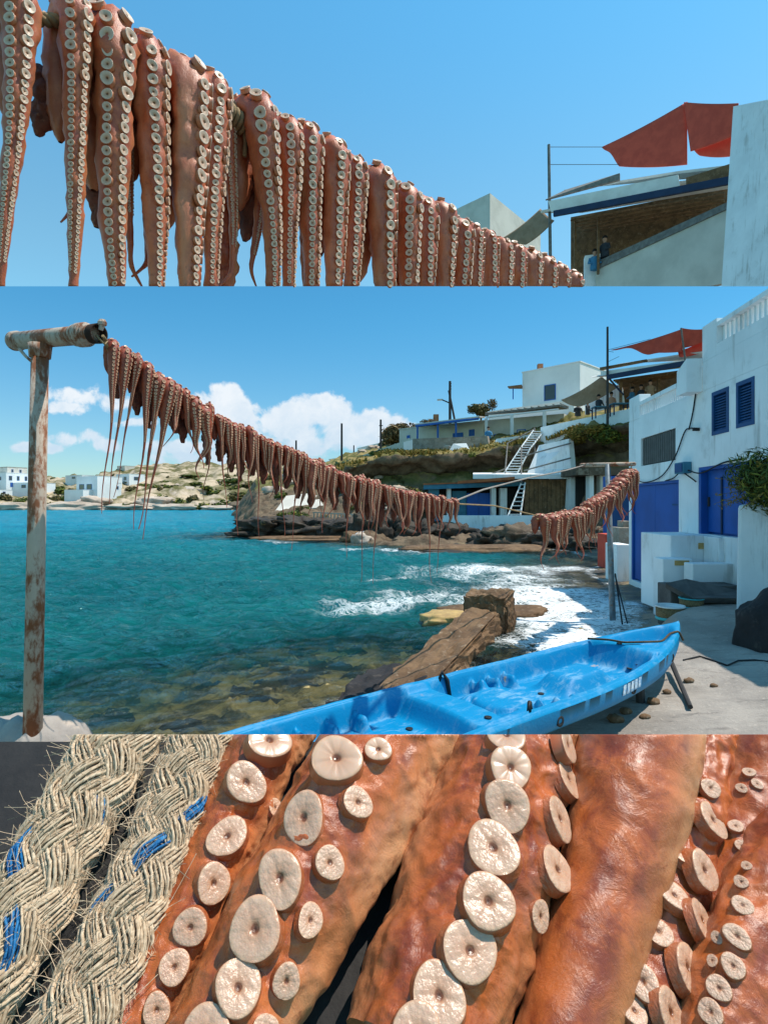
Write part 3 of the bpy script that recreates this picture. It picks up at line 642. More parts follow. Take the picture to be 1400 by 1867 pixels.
for i, (px, py, w_, h_) in enumerate(FS):
    p = far_hit(px, py+h_*0.4)
    if p is None: continue
    o = link_mesh('shrub', crowns[i % 4] if i % 3 else crownb[i % 3], None, None, p); Y = p.y; o.scale = (w_/F*Y/2*1.05, w_/F*Y/2*0.8, h_/F*Y/2*1.5); o.rotation_euler = (0, 0, i*1.3)
    tag(o, ('round dusty green shrub on the rocky far shore across the bay' if i % 3 else 'olive brown shrub on the rocky far shore across the bay'), 'shrub', 'shrubs on the far shore')
for i, (px, py, Y, w_, h_) in enumerate([(-30,925,150,90,14),(30,925,150,80,12),(130,925,150,110,14),(170,918,154,60,18),(232,926,150,90,10),(285,918,154,70,18),(330,927,149,90,10),(400,928,148,80,9),(455,924,150,80,18),(500,920,152,60,22),(350,898,180,60,14),(320,890,196,50,12)]):
    rock(px, py, Y, w_, h_*1.3, M['pale_rock'] if i < 8 or i > 9 else M['rock'], ['pale flat rock at the left edge of the far shore','pale flat rock left of the rusty post on the far shore','cream rock shelf just right of the rusty post on the far waterline','cream rock slope below the blue white cottage','low pale rock ledge below the dark waterline shrub','pale domed rock right of the dark waterline shrub','long pale flat rock at the far waterline right of the first arms','thin pale ledge at the right end of the cream far shore','dark brown rock mass at the right end of the far shore','dark rock where the far shore meets the promontory','pale rock patch among shrubs halfway up the far hill','pale rock patch high on the far hillside'][i], 80+i, depth=4, rough=0.4)

rs = random.Random(21)
def hill_hit(px, py): return hill_bvh.ray_cast(Vector((0,0,H)), (V(px, py, 1)-Vector((0,0,H))).normalized())[0]
for i in range(60):
    px = rs.uniform(480, 770) if i < 44 else rs.uniform(640, 960); py = rs.uniform(868, 945) if i < 44 else rs.uniform(800, 832); p = hill_hit(px, py)
    if p is None or p.y > 75: continue
    Y = p.y
    if i % 3 == 0:
        s_ = rs.uniform(6, 16)/F*Y; o = link_mesh('rock', boulder_mesh('rock', (s_*1.4, s_, s_*0.6), 300+i, sub=3, rough=0.5, freq=1.6), M['pale_rock'], None, p); tag(o, 'pale broken stone on the slope behind the promontory', 'rock', 'pale stones on the hill slope')
    else:
        w_ = rs.uniform(9, 20)/F*Y; o = link_mesh('shrub', (crowns+crownb)[i % 7], None, None, p); o.scale = (w_, w_*0.9, w_*0.75); o.rotation_euler = (0, 0, i); tag(o, 'low dusty shrub on the near hill slope behind the octopus line', 'shrub', 'shrubs on the near hill slope')
wallq_later = True

# ------------------------------------------------------------------ houses
def house(name, label, corner, left, right, m, wins=(), rwins=(), group=None, parapet=0.0, cat='house', doors=()):
    """box house seen at one corner. corner=(px, top row, bottom row, Y), left / right=(px, Y) of the far ends of its two faces; windows as (u0,u1,v0,v1,material)"""
    px, pt, pb, Y = corner; B = V(px, pb, Y); h = (pb-pt)/F*Y
    L = V(left[0], pb, left[1])-B; L.z = 0; Rv = V(right[0], pb, right[1])-B; Rv.z = 0
    # square the plan up: keep the left face, take the right face's length
    nl = Vector((-L.y, L.x, 0)).normalized(); nl = nl if nl.y > 0 else -nl; Rv = nl*max(1.5, Rv.length)
    t = empty(name, B, label, cat, group)
    b = MB(); b.obox((0,0,-2.5), L, Rv, (0,0,h+2.5)); b.build('wall', m, t)
    if parapet:
        b = MB(); e = 0.06; lu, ru = L.normalized()*e, Rv.normalized()*e
        b.obox(-lu-ru+Vector((0,0,h+0.003)), L+lu*2, Rv+ru*2, (0,0,parapet)); b.build('roof', m if parapet < 0.14 else M['tan_wall'], t)
    for face, lst in ((0, wins), (1, rwins)):
        for (u0, u1, v0, v1, mm) in lst:
            D, n_ = (L, -Rv.normalized()) if face == 0 else (Rv, -L.normalized())
            o = D*u0+Vector((0,0,h*v0)); du = D*(u1-u0); dv = Vector((0,0,h*(v1-v0)))
            fb = MB(); th = 0.07
            dn = du.normalized()*th; z_ = Vector((0,0,th))
            fb.obox(o+n_*0.004, du, n_*0.05, z_); fb.obox(o+dv-z_+n_*0.004, du, n_*0.05, z_); fb.obox(o+z_+n_*0.004, dn, n_*0.05, dv-2*z_); fb.obox(o+z_+du-dn+n_*0.004, dn, n_*0.05, dv-2*z_)
            w_ = fb.build('window' if v0 > 0.05 else 'door', M['blue_far'] if mm != 'dark2' else M['wood_grey'], t)
            pb_ = MB(); pb_.obox(o+dn+z_+n_*0.004, du-2*dn, n_*0.015, dv-2*z_); pb_.build('pane' if v0 > 0.05 else 'panel', M['dark_glass'] if mm.startswith('dark') else M[mm], w_)
    return t, L, Rv, h
house('house', 'tall white cube house with one shuttered window above the terrace', (1057,660,760,50.7), (952,55), (1090,55.7), M['white_far'], [(0.40,0.60,0.38,0.68,'dark')], [(0.50,0.60,0.4,0.6,'dark')], parapet=0.10)
b = MB(); b.obox((0,0,0), (0.5,0,0), (0,0.5,0), (0,0,0.45)); b.build('chimney', M['terracotta'], None, V(981, 671, 57)); tag(bpy.data.objects['chimney'], 'tiny tan chimney pot on the tall white house roof', 'chimney')
house('house', 'long low white wing in front of the tall white cube house', (1046,730,775,48.8), (890,55.2), (1085,52), M['white_far'], [], [], parapet=0.08)
house('house', 'cream house front shaded by a reed roofed white pergola', (1028,754,812,47.2), (870,51.5), (1052,49), M['cream'], [(0.70,0.80,0.28,0.5,'dark'),(0.06,0.2,0.0,0.62,'dark'),(0.42,0.52,0.0,0.6,'cream')], [])
house('house', 'low stone house with blue door behind a bright blue porch', (882,768,818,51), (728,57), (898,53), M['cream'], [(0.10,0.16,0.50,0.74,'blue_far'),(0.225,0.34,0.22,0.66,'blue_far'),(0.42,0.58,0.15,0.5,'blue_far'),(0.80,0.93,0.02,0.5,'blue_far'),(0.86,0.90,0.62,0.74,'blue_far')], [], parapet=0.1)
house('house', 'small white house at the left end of the cliff top behind dark poles', (655,830,860,78), (600,86), (668,82), M['white_far'], [(0.3,0.4,0.3,0.7,'dark')], [], parapet=0.08)
house('house', 'grey blue flat roofed house below the bushy brown tree', (697,808,826,76), (652,84), (706,80), M['white_far'], [(0.08,0.5,0.1,0.55,'dark')], [], parapet=0.12)
# blue porch
t = empty('porch', V(815, 812, 50.5), 'bright blue timber porch along the low stone house', 'porch')
org = V(815, 812, 50.5)
def bar(px0, py0, Y0, px1, py1, Y1, r, name, m, par, org, sq=True):
    a, c = V(px0, py0, Y0)-org, V(px1, py1, Y1)-org; b = MB(); b.tube([a, c], r, 4 if sq else 8); return b.build(name, m, par)
bar(758, 777, 53.2, 872, 763, 48.6, 0.13, 'beam', M['blue_far'], t, org)
for px, py, Y in [(761,776,53),(798,772,51.6),(831,768,50.2)]: bar(px, py, Y, px, py+36, Y, 0.11, 'post', M['blue_far'], t, org)
b = MB(); b.slab([V(756,775,53.4)-org, V(874,761,48.4)-org, V(884,762,50.6)-org, V(764,775,56)-org], 0.12); b.build('roof', M['cream'], t)
abuild(MB().obox(V(796,776,54)-Vector((0.3,0,0)), (0.5,0,0), (0,0.5,0), (0,0,1.1)), 'chimney', M['terracotta'], V(796,776,54), 'orange clay chimney on the low stone house', 'chimney')
# reed pergola of the cream house
org = V(945, 800, 46); t = empty('pergola', org, 'white pergola with rough reed roof on two columns', 'pergola')
b = MB(); b.slab([V(884,757,50)-org, V(1020,741,44.5)-org, V(1036,746,47)-org, V(900,756,52)-org], 0.16); b.build('roof', M['wood_grey'], t)
bar(886,761,49.8,1018,746,44.7,0.08,'beam',M['white_far'],t,org)
for k in range(12):
    f = k/11; a = V(884,757,50).lerp(V(1020,741,44.5), f); c = V(900,756,52).lerp(V(1036,746,47), f); bb = MB(); bb.tube([a-org+Vector((0,-0.15,0.2)), c-org+Vector((0,0,0.2))], 0.05, 4); bb.build('rafter', M['wood_grey'], t)
for px, py, Y in [(933,757,47.8),(992,750,45.6),(886,763,49.8)]: bar(px, py, Y, px, py+50, Y, 0.17, 'column', M['white_far'], t, org)
org = V(940, 727, 54.5); t = empty('canopy', org, 'small wooden lean to canopy on the left side of the tall white house', 'canopy')
b = MB(); b.slab([V(925,706,55)-org, V(951,703,54)-org, V(953,709,56)-org, V(928,709,57)-org], 0.1); b.build('roof', M['wood'], t)
bar(935,708,54.8,935,728,54.8,0.06,'post',M['blue_far'],t,org)
# walls of the hillside
def wallq(name, label, pts, th, m, cat='wall', group=None):
    """upright wall through pixel corners (px,py,Y): bottom left, bottom right, top right, top left"""
    p = [V(*q) for q in pts]; org = p[0]; b = MB(); b.slab([q-org for q in p], th); return tag(b.build(name, m, None, org), label, cat, group)
wallq('retaining_wall', 'tan dry stone retaining wall below the low stone house', [(752,832,47),(892,818,44),(888,795,44),(752,800,47)], -0.5, M['tan_wall'])
wallq('garden_wall', 'pale garden wall stepping down left of the stone retaining wall', [(640,842,52),(752,830,47.5),(748,800,47.5),(655,832,52)], -0.4, M['cream'])
wallq('garden_wall', 'small white pier at the end of the stone retaining wall', [(736,838,45),(752,838,45),(752,802,45),(736,806,45)], -0.6, M['white_far'])
wallq('parapet_wall', 'long white terrace parapet below the restaurant diners', [(985,818,39.5),(1148,775,32.5),(1148,745,32.5),(985,779,39.5)], -0.4, M['white'])
wallq('terrace_wall', 'blue white sloping wall below the terrace, right of the ladder', [(955,876,37.5),(1042,872,34.5),(1036,800,34.5),(982,812,38.5)], -0.5, M['white'])
wallq('terrace_wall', 'low white wall beside the top of the ladder', [(885,830,43),(985,822,39.8),(985,790,39.8),(905,800,43)], -0.4, M['white_far'])
wallq('sea_wall', 'white terrace wall in front of the boathouses above the rocks', [(800,985,33.5),(985,985,31.5),(985,940,31.5),(806,940,33.5)], -0.5, M['white'])
wallq('sea_wall', 'pale sunlit ramp wall at the left of the promontory', [(500,934,40),(592,924,40),(574,898,43),(522,904,43)], -0.4, M['cream'])
wallq('ridge_stone', 'big white painted rock slab below the stone wall', [(818,822,43.2),(856,820,43),(850,808,43.3),(826,809,43.3)], -1.0, M['white_far'], 'rock')
# picket railing behind the hanging arms
org = V(650, 950, 31); t = empty('railing', org, 'cream picket railing on the promontory behind the long octopus row', 'railing')
for k in range(26):
    px = 572+k*6.2; yb = 950+k*0.35; bar(px, yb, 31.8, px+1, yb-17, 31.8, 0.045, 'picket', M['pale_rock'], t, org)
bar(570,934,31.8,730,942,31.8,0.05,'rail',M['pale_rock'],t,org)
org = V(690, 838, 50); t = empty('railing', org, 'pale wooden rail climbing the grass slope beside the white cottage', 'railing')
for q in ((650,843,55,700,818,54),(655,848,54,760,806,50),(690,836,50,752,812,48)): bar(*q, 0.06, 'rail', M['roof_edge'], t, org)
for px, py, Y in ((660,846,54),(690,830,52),(720,822,51),(745,812,49.5)): bar(px, py, Y, px, py-13, Y, 0.05, 'post', M['roof_edge'], t, org)

# far-shore houses
W = 'dark'
house('house', 'three storey white house with brown roof terrace at the left edge of the far shore', (12,862,889,176), (-30,182), (48,184), M['white_far'], [(0.2,0.35,0.5,0.75,W),(0.6,0.75,0.5,0.75,W)], [(0.1,0.22,0.5,0.8,W),(0.4,0.5,0.5,0.8,W),(0.7,0.8,0.5,0.8,W),(0.15,0.3,0.05,0.35,'blue_far'),(0.6,0.75,0.06,0.38,W)], parapet=0.09)
house('house', 'top storey with tan parapet on the three storey white house', (14,852,863,180), (-10,184), (44,186), M['cream'], [], [(0.2,0.3,0.2,0.7,W),(0.6,0.7,0.2,0.7,W)], parapet=0.2)
house('house', 'low white annex stretching behind the rusty post', (60,880,892,176), (20,178), (110,184), M['white_far'], [(0.3,0.5,0.2,0.7,W)], [(0.2,0.3,0.2,0.7,W)], parapet=0.08)
house('house', 'blue white cottage with porch nearest the far waterline', (178,868,905,160), (140,165), (192,166), M['white_far'], [(0.25,0.5,0.35,0.62,W),(0.62,0.86,0.35,0.62,W)], [], parapet=0.09)
house('house', 'blue shaded garden wall house at the foot of the white cottage', (152,893,911,158), (118,161), (160,163), M['white_far'], [], [], parapet=0.07)
house('house', 'white cottage with dark doorway right of the blue white cottage', (196,880,900,164), (180,168), (214,168), M['white_far'], [], [(0.2,0.42,0.1,0.7,W),(0.62,0.8,0.4,0.7,W)], parapet=0.08)
house('house', 'grey white house with blue window behind the cottages', (192,869,884,190), (165,196), (206,196), M['white_far'], [(0.3,0.55,0.3,0.7,'blue_far')], [(0.3,0.5,0.3,0.7,W)], parapet=0.08)
house('house', 'white house with round arch window at the right of the far village', (236,864,880,200), (212,205), (246,206), M['white_far'], [(0.2,0.4,0.3,0.7,W)], [(0.3,0.6,0.3,0.7,W)], parapet=0.08)
house('house', 'low pale house below the far ridge, left of centre of the village', (150,866,874,215), (120,220), (162,222), M['white_far'], [(0.4,0.6,0.2,0.7,W)], [], parapet=0.06)
house('house', 'tiny cream house on the far ridge line', (228,849,855,255), (214,258), (240,260), M['cream'], [(0.4,0.6,0.2,0.7,W)], [], parapet=0.05)
house('house', 'flat white house among shrubs at the far left shore', (-2,893,903,166), (-40,170), (20,170), M['white_far'], [(0.4,0.6,0.2,0.7,W)], [(0.3,0.5,0.2,0.7,W)], parapet=0.06)
# poles on the hill
def pole(px, p0, p1, Y, r, label, arm=None, brace=None, name='utility_pole', m='pole_dark'):
    org = V(px, p1, Y); t = empty(name, org, label, 'pole'); b = MB(); b.tube([(0,0,-1.5), V(px, p0, Y)-org], [r*1.2, r], 7); b.build('pole', M[m], t)
    if brace: bar(*brace, r*0.8, 'brace', M[m], t, org, False)
    if arm: bar(*arm, r*0.5, 'arm', M[m], t, org, False)
    return t, org
pole(623, 772, 848, 60, 0.11, 'plain dark pole standing left of the white cottage')
pole(694, 765, 818, 62, 0.11, 'dark pole with short crosspiece beside the brown tree', arm=(691,776,62,698,776,62))
pole(540, 803, 850, 70, 0.11, 'thin dark pole just above the octopus row in the middle distance')
pole(645, 812, 835, 75, 0.08, 'short thin pole between two taller dark poles')
t, org = pole(820, 695, 775, 56, 0.13, 'tall pole with leaning brace and lamp arm above the porch', brace=(818,712,56,830,772,56), arm=(820,735,56,806,729,56), name='lamp_post')
b = MB(); b.obox(V(797,730,56)-org, (0.55,0,0.02), (0,0.2,0), (0,0,0.14)); b.build('lamp', M['cream'], t)
for k in range(3): bar(818.5, 699+k*5, 56, 823, 699+k*5, 56, 0.05, 'insulator', M['pole_dark'], t, org)
# seated / standing figures of the hillside, simple clothed bodies with heads
def person(pt, hgt, label, shirt, seated=True, rz=0):
    """small distant figure: one continuous body from hip to head, hair and shirt as children"""
    s = hgt/0.9
    t = empty('person', pt, label, 'person', rz=rz)
    b = MB(); prof = [(0.02,0),(0.155,0.01),(0.16,0.10),(0.145,0.25),(0.165,0.42),(0.18,0.50),(0.12,0.56),(0.055,0.59),(0.052,0.64),(0.085,0.69),(0.095,0.76),(0.085,0.83),(0.05,0.875),(0.01,0.885)]
    b.lathe([(r*s, z*s) for r, z in prof], 12)
    o = b.build('body', M['skin'], t, smooth=True); o.scale = (1.15, 0.75, 1)
    for v in o.data.vertices:
        if v.co.z > 0.6*s: v.co.x *= 0.85; v.co.y *= 1.25
    b = MB(); b.lathe([(0.10*s,0.0),(0.162*s,0.01*s),(0.168*s,0.10*s),(0.153*s,0.25*s),(0.173*s,0.42*s),(0.187*s,0.50*s),(0.125*s,0.565*s),(0.07*s,0.58*s)], 12)
    o = b.build('shirt', M[shirt], t, smooth=True); o.scale = (1.15, 0.75, 1)
    for sx in (-1, 1):
        b = MB(); b.tube([(sx*0.19*s,0,0.50*s),(sx*0.25*s,-0.05*s,0.30*s),(sx*0.17*s,-0.24*s,0.22*s)], [0.055*s,0.048*s,0.035*s], 8); b.build('sleeve', M[shirt], t, smooth=True)
    b = MB(); b.lathe([(0.094*s,0.755*s),(0.106*s,0.78*s),(0.1*s,0.84*s),(0.06*s,0.895*s),(0.01*s,0.905*s)], 12); o = b.build('hair', M['hair'], t, smooth=True); o.location = (0, 0.012*s, 0)
    return t
person(V(890, 800, 45), 1.0, 'distant person in a blue top on the wall left of the pergola', 'cloth_blue')

# ------------------------------------------------------------------ boathouses below the cliff
org = V(870, 940, 36.5); t = empty('boathouse', org, 'boathouse with cobalt double door under a long teal beam', 'boathouse')
def bx(px0, py0, px1, py1, Y0, Y1, name, m, par, org):
    """upright block: pixel rectangle at distance Y0, running back to Y1"""
    a = V(px0, py1, Y0); c = V(px1, py0, Y0); b = MB(); b.box((a.x-org.x, Y0-org.y, a.z-org.z), (c.x-org.x, Y1-org.y, c.z-org.z)); return b.build(name, m, par)
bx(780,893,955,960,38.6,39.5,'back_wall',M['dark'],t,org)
b = MB(); b.slab([V(772,892,36)-org, V(958,885,36)-org, V(958,885,40.5)-org, V(772,892,41)-org], 0.10); b.build('roof', M['wood_grey'], t)
b = MB(); b.slab([V(772,892.5,35.98)-org, V(958,885.5,35.98)-org, V(958,877.5,35.98)-org, V(772,884,35.98)-org][::-1], 0.12); b.build('beam', M['teal_paint'], t)
b = MB(); b.slab([V(772,884,35.9)-org, V(958,877.3,35.9)-org, V(958,875.2,35.9)-org, V(772,881.6,35.9)-org][::-1], 0.2); b.build('beam_edge', M['orange_edge'], t)
for p0, p1, mm in ((782,800,'teal_paint'),(815,822,'white'),(896,904,'white'),(912,924,'white')): bx(p0, 890, p1, 950, 36.4, 37.0, 'pillar', M[mm], t, org)
for p0, p1 in ((851,872),(872.6,894)):
    d = bx(p0, 899, p1, 948, 36.9, 37.05, 'door', M['blue_door'], t, org)
bx(824,895,850,948,37.0,37.2,'wall',M['teal_paint'],t,org)
bx(904,893,912,948,37.1,37.3,'wall',M['dark'],t,org); bx(924,890,956,948,37.1,37.3,'wall',M['dark'],t,org)  # dark sheets colour in the shade between the pillars
org = V(1000, 940, 35); t = empty('boathouse', org, 'boathouse with tall brown plank doors beside a tapered white pillar', 'boathouse')
b = MB(); b.slab([V(862,873,35)-org, V(1046,873,35)-org, V(1046,869,39)-org, V(862,869,40)-org], 0.28); b.build('roof', M['white'], t)
for k in range(10):
    p0 = 957+k*8; bx(p0, 874, p0+7.4, 950, 35.5+0.03*(k % 3), 35.75, 'plank', M['wood'], t, org)
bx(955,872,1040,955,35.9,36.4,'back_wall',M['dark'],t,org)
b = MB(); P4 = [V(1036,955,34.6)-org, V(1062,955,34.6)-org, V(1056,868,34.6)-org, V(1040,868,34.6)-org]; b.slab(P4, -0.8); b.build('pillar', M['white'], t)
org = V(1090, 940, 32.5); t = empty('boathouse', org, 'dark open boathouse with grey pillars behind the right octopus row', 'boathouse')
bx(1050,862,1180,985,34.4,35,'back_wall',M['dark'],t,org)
for p0, p1, mm in ((1074,1082,'white_far'),(1094,1104,'cream'),(1122,1130,'teal_paint')): bx(p0, 862, p1, 975, 32.6, 33.2, 'pillar', M[mm], t, org)
bx(1050,852,1180,866,32.2,35,'lintel',M['rock'],t,org)
# orange canoe shaped roof edge over the second boathouse
wallq('awning_pole', 'faded orange spar lying along the white boathouse roof', [(835,882,34.6),(938,874,34.6),(938,869,34.6),(835,877,34.6)], -0.3, M['orange_edge'], 'spar')
# ladders
def ladder(a0, a1, b0, b1, n, label, m='wood_grey', r=0.05):
    org = V(*a0); t = empty('ladder', org, label, 'ladder'); A0, A1, B0, B1 = [V(*q)-org for q in (a0, a1, b0, b1)]
    for p, q in ((A0, A1), (B0, B1)): bb = MB(); bb.tube([p, q], r, 6); bb.build('rail', M[m], t)
    for k in range(n):
        f = (k+0.5)/n; p, q = A0.lerp(A1, f), B0.lerp(B1, f); bb = MB(); bb.obox(p-Vector((0,0.10,0.02)), q-p, (0,0.22,0), (0,0,0.05)); bb.build('tread', M[m], t)
ladder((915,868,37),(948,818,38),(940,868,37),(966,818,38),10,'lower flight of grey wooden stairs climbing the cliff','white_far')
ladder((948,818,38),(972,785,39.5),(966,818,38),(992,785,39.5),8,'upper flight of grey wooden stairs below the terrace','white_far')
ladder((925,942,34.2),(950,880,35.2),(948,942,34.2),(957,880,35.2),8,'steep ladder leaning between the two boathouses','white_far')
org = V(930, 800, 39); t = empty('handrail', org, 'grey handrail running up beside the cliff stairs', 'handrail')
for q in ((925,808,39.5,975,782,40),(920,868,36.8,925,808,39.3),(950,880,35,950,815,37.5),(952,832,37.6,1040,808,34.3),(955,858,36.9,1040,835,34.2),(975,840,38.5,974,780,39.6),(880,870,37,940,848,37.5)): bar(*q, 0.05, 'rail', M['wood_grey'], t, org, False)

# ------------------------------------------------------------------ boat house at the right: its long wall runs away from the lens
WX0, WK = 4.38, 0.10                                      # wall plane x = WX0 + WK*y
wd = Vector((WK, 1, 0)).normalized(); wn = Vector((-1, WK, 0)).normalized()      # along the wall, and out of it towards the sea
def wp(y, z, out=0.0): return Vector((WX0+WK*y, y, H+z))+wn*out
def pxw(px, py):
    y = WX0/((px-CX)/F-WK); return y, (CY-py)/F*y
BO = wp(12.95, -1.7)
bld = empty('boat_house', BO, 'big white two storey boat house with cobalt doors at the right edge', 'house')
def wall_cells(y0, y1, z0, z1, holes, th):
    b = MB(); ysn = sorted({y0, y1, *[h[0] for h in holes], *[h[1] for h in holes]}); zsn = sorted({z0, z1, *[h[2] for h in holes], *[h[3] for h in holes]})
    for i in range(len(ysn)-1):
        for j in range(len(zsn)-1):
            cy_, cz = (ysn[i]+ysn[i+1])/2, (zsn[j]+zsn[j+1])/2
            if any(h[0] < cy_ < h[1] and h[2] < cz < h[3] for h in holes): continue
            a, c = ysn[i], ysn[i+1]; l, u_ = zsn[j], zsn[j+1]
            b.hexa([wp(a,l)-BO, wp(a,l,-th)-BO, wp(c,l,-th)-BO, wp(c,l)-BO, wp(a,u_)-BO, wp(a,u_,-th)-BO, wp(c,u_,-th)-BO, wp(c,u_)-BO])
    bmesh.ops.remove_doubles(b.bm, verts=list(b.bm.verts), dist=1e-4); return b
D1 = (10.25, 12.80, -1.75, 0.43); D2 = (7.75, 9.48, -0.52, 0.60); PN = (10.39, 12.18, 0.80, 1.40); W1 = (8.47, 8.99, 1.08, 1.77); W2 = (7.78, 8.25, 1.10, 1.77)
wall_cells(4.6, 12.95, -2.0, 1.86, [D1, D2, PN, W1, W2], 0.28).build('wall', M['white'], bld)
wall_cells(4.6, 9.33, 1.863, 2.34, [], 0.28).build('upper_wall', M['white'], bld)
def wbox(y0, y1, z0, z1, o0, o1, name, m, par, bevel=0.0, org=BO):
    b = MB(); b.hexa([wp(y0,z0,o1)-org, wp(y0,z0,o0)-org, wp(y1,z0,o0)-org, wp(y1,z0,o1)-org, wp(y0,z1,o1)-org, wp(y0,z1,o0)-org, wp(y1,z1,o0)-org, wp(y1,z1,o1)-org]); return b.build(name, m, par, bevel=bevel)
# end wall facing the slip, rear mass and roof
b = MB(); b.obox(wp(12.95,-2.0,-0.283)-BO, -wn*5.0, -wd*0.3, (0,0,3.86)); b.build('end_wall', M['white'], bld)
b = MB(); b.obox(wp(4.7,1.70,-0.285)-BO, wd*7.9, -wn*5, (0,0,0.15)); b.build('roof_terrace', M['concrete'], bld)
# lower parapet: solid pier at the far corner, slatted balustrade, raked end
wbox(12.30, 12.95, 1.863, 2.40, -0.25, 0.0, 'pier', M['white'], bld, 0.02)
wbox(9.72, 12.30, 2.15, 2.23, -0.16, -0.02, 'rail', M['white'], bld)
wbox(9.72, 12.30, 1.863, 1.90, -0.20, -0.003, 'rail', M['white'], bld)
for k in range(26):
    y = 9.78+k*0.097; wbox(y, y+0.042, 1.90, 2.15, -0.12, -0.05, 'baluster', M['white'], bld)
b = MB(); pr = [wp(9.335,1.863), wp(9.72,1.863), wp(9.72,2.28), wp(9.335,2.42)]; b.slab([p-BO for p in pr][::-1], 0.25); b.build('raked_pier', M['white'], bld)
# upper parapet: solid part then openings with balusters
wbox(8.85, 9.33, 2.343, 2.93, -0.28, 0.0, 'upper_pier', M['white'], bld)
wbox(4.6, 8.85, 2.343, 2.52, -0.26, -0.002, 'upper_parapet', M['white'], bld)
wbox(4.6, 8.85, 2.80, 2.87, -0.24, -0.006, 'rail', M['white'], bld)
for k in range(34):
    y = 4.66+k*0.125; wbox(y, y+0.055, 2.52, 2.80, -0.17, -0.09, 'baluster', M['white'], bld)
b = MB(); b.obox(wp(4.6,1.863,-0.285)-BO, wd*4.7, -wn*4.5, (0,0,0.45)); b.build('upper_floor', M['white'], bld)
# doors: cobalt plank leaves inside thin frames
def plank_door(y0, y1, z0, z1, n, name, m, depth=0.06):
    d = wbox(y0, y1, z0, z1, -depth-0.10, -depth-0.06, name, m, bld)
    wdt = (y1-y0-0.16)/n
    for k in range(n):
        b = MB(); a = y0+0.08+k*wdt; b.hexa([wp(a,z0+0.04,-depth+0.0)-BO, wp(a,z0+0.04,-depth-0.058)-BO, wp(a+wdt-0.010,z0+0.04,-depth-0.058)-BO, wp(a+wdt-0.010,z0+0.04,-depth)-BO,
                 wp(a,z1-0.06,-depth)-BO, wp(a,z1-0.06,-depth-0.058)-BO, wp(a+wdt-0.010,z1-0.06,-depth-0.058)-BO, wp(a+wdt-0.010,z1-0.06,-depth)-BO]); b.build('plank', m, d)
    ym = y1-0.16 if n > 2 else (y0+y1)/2+0.10                                      # ring handle, strap hinges
    wbox(ym, ym+0.03, (z0+z1)/2-0.10, (z0+z1)/2+0.06, -depth+0.001, -depth+0.03, 'handle', M['pole_dark'], d)
    for zz1 in (z0+0.25*(z1-z0), z0+0.78*(z1-z0)): wbox(y0+0.08, y0+0.40, zz1, zz1+0.035, -depth+0.001, -depth+0.010, 'hinge', M['blue_shutter'], d)
    for (a, c, l, u_) in ((y0, y0+0.075, z0, z1), (y1-0.075, y1, z0, z1), (y0+0.075, y1-0.075, z1-0.055, z1)):
        wbox(a, c, l, u_, -depth-0.05, -0.012, 'frame', m, d)
    return d
plank_door(*D1, 2, 'boat_door', M['blue_door'], 0.05)
d = plank_door(*D2, 3, 'door', M['blue_door'], 0.12)
wbox(8.9, 8.94, -0.5, 0.42, -0.119, -0.10, 'edge_strip', M['navy'], d)
# slatted grey panel
t_ = wbox(PN[0], PN[1], PN[2], PN[3], -0.10, -0.06, 'slat_panel', M['grey_panel'], bld)
for k in range(16):
    y = PN[0]+0.03+k*(PN[1]-PN[0]-0.06)/16; wbox(y, y+0.085, PN[2]+0.02, PN[3]-0.02, -0.059, -0.02, 'slat', M['grey_panel'], t_)
# shuttered windows
for (y0, y1, z0, z1) in (W1, W2):
    s_ = wbox(y0, y1, z0, z1, -0.10, -0.06, 'shutter', M['blue_shutter'], bld)
    for (a, c, l, u_) in ((y0, y0+0.06, z0, z1), (y1-0.06, y1, z0, z1), (y0+0.06, y1-0.06, z0, z0+0.06), (y0+0.06, y1-0.06, z1-0.06, z1)): wbox(a, c, l, u_, -0.059, 0.012, 'frame', M['blue_shutter'], s_)
    for k in range(13):
        z = z0+0.07+k*(z1-z0-0.14)/13; b = MB(); b.hexa([wp(y0+0.062,z,-0.012)-BO, wp(y0+0.062,z+0.01,-0.05)-BO, wp(y1-0.062,z+0.01,-0.05)-BO, wp(y1-0.062,z,-0.012)-BO, wp(y0+0.062,z+0.012,-0.012)-BO, wp(y0+0.062,z+0.048,-0.05)-BO, wp(y1-0.062,z+0.048,-0.05)-BO, wp(y1-0.062,z+0.012,-0.012)-BO]); b.build('slat', M['blue_shutter'], s_)
# electric box and cables
eb = wp(9.93, 0.53); e = empty('meter_box', eb, 'small teal electric box with cables on the white wall', 'electric box')
wbox(9.72, 10.10, 0.52, 0.72, 0.0, 0.14, 'case', M['teal_paint'], e, 0.012, eb); wbox(9.76, 10.06, 0.545, 0.695, 0.143, 0.152, 'lid', M['blue_shutter'], e, 0, eb)
def cable(pts, label, r=0.012, n=14):
    Q = [wp(*q) for q in pts]; pp = []
    for i in range(len(Q)-1):
        for k in range(n):
            f = k/n; p0, p1, p2, p3 = Q[max(i-1,0)], Q[i], Q[i+1], Q[min(i+2,len(Q)-1)]
            pp.append(0.5*((2*p1)+(p2-p0)*f+(2*p0-5*p1+4*p2-p3)*f*f+(3*p1-p0-3*p2+p3)*f*f*f))
    pp.append(Q[-1]); b = MB(); b.tube(pp, r, 6); return abuild(b, 'cable', M['thin_line'], Q[0], label, 'cable')
cable([(12.7,0.60,0.03),(11.9,0.44,0.04),(11.0,0.52,0.03),(10.35,0.85,0.03),(9.95,1.25,0.03),(9.75,1.30,0.03),(9.35,1.25,0.05)], 'long black cable drooping from the corner up across the white wall')
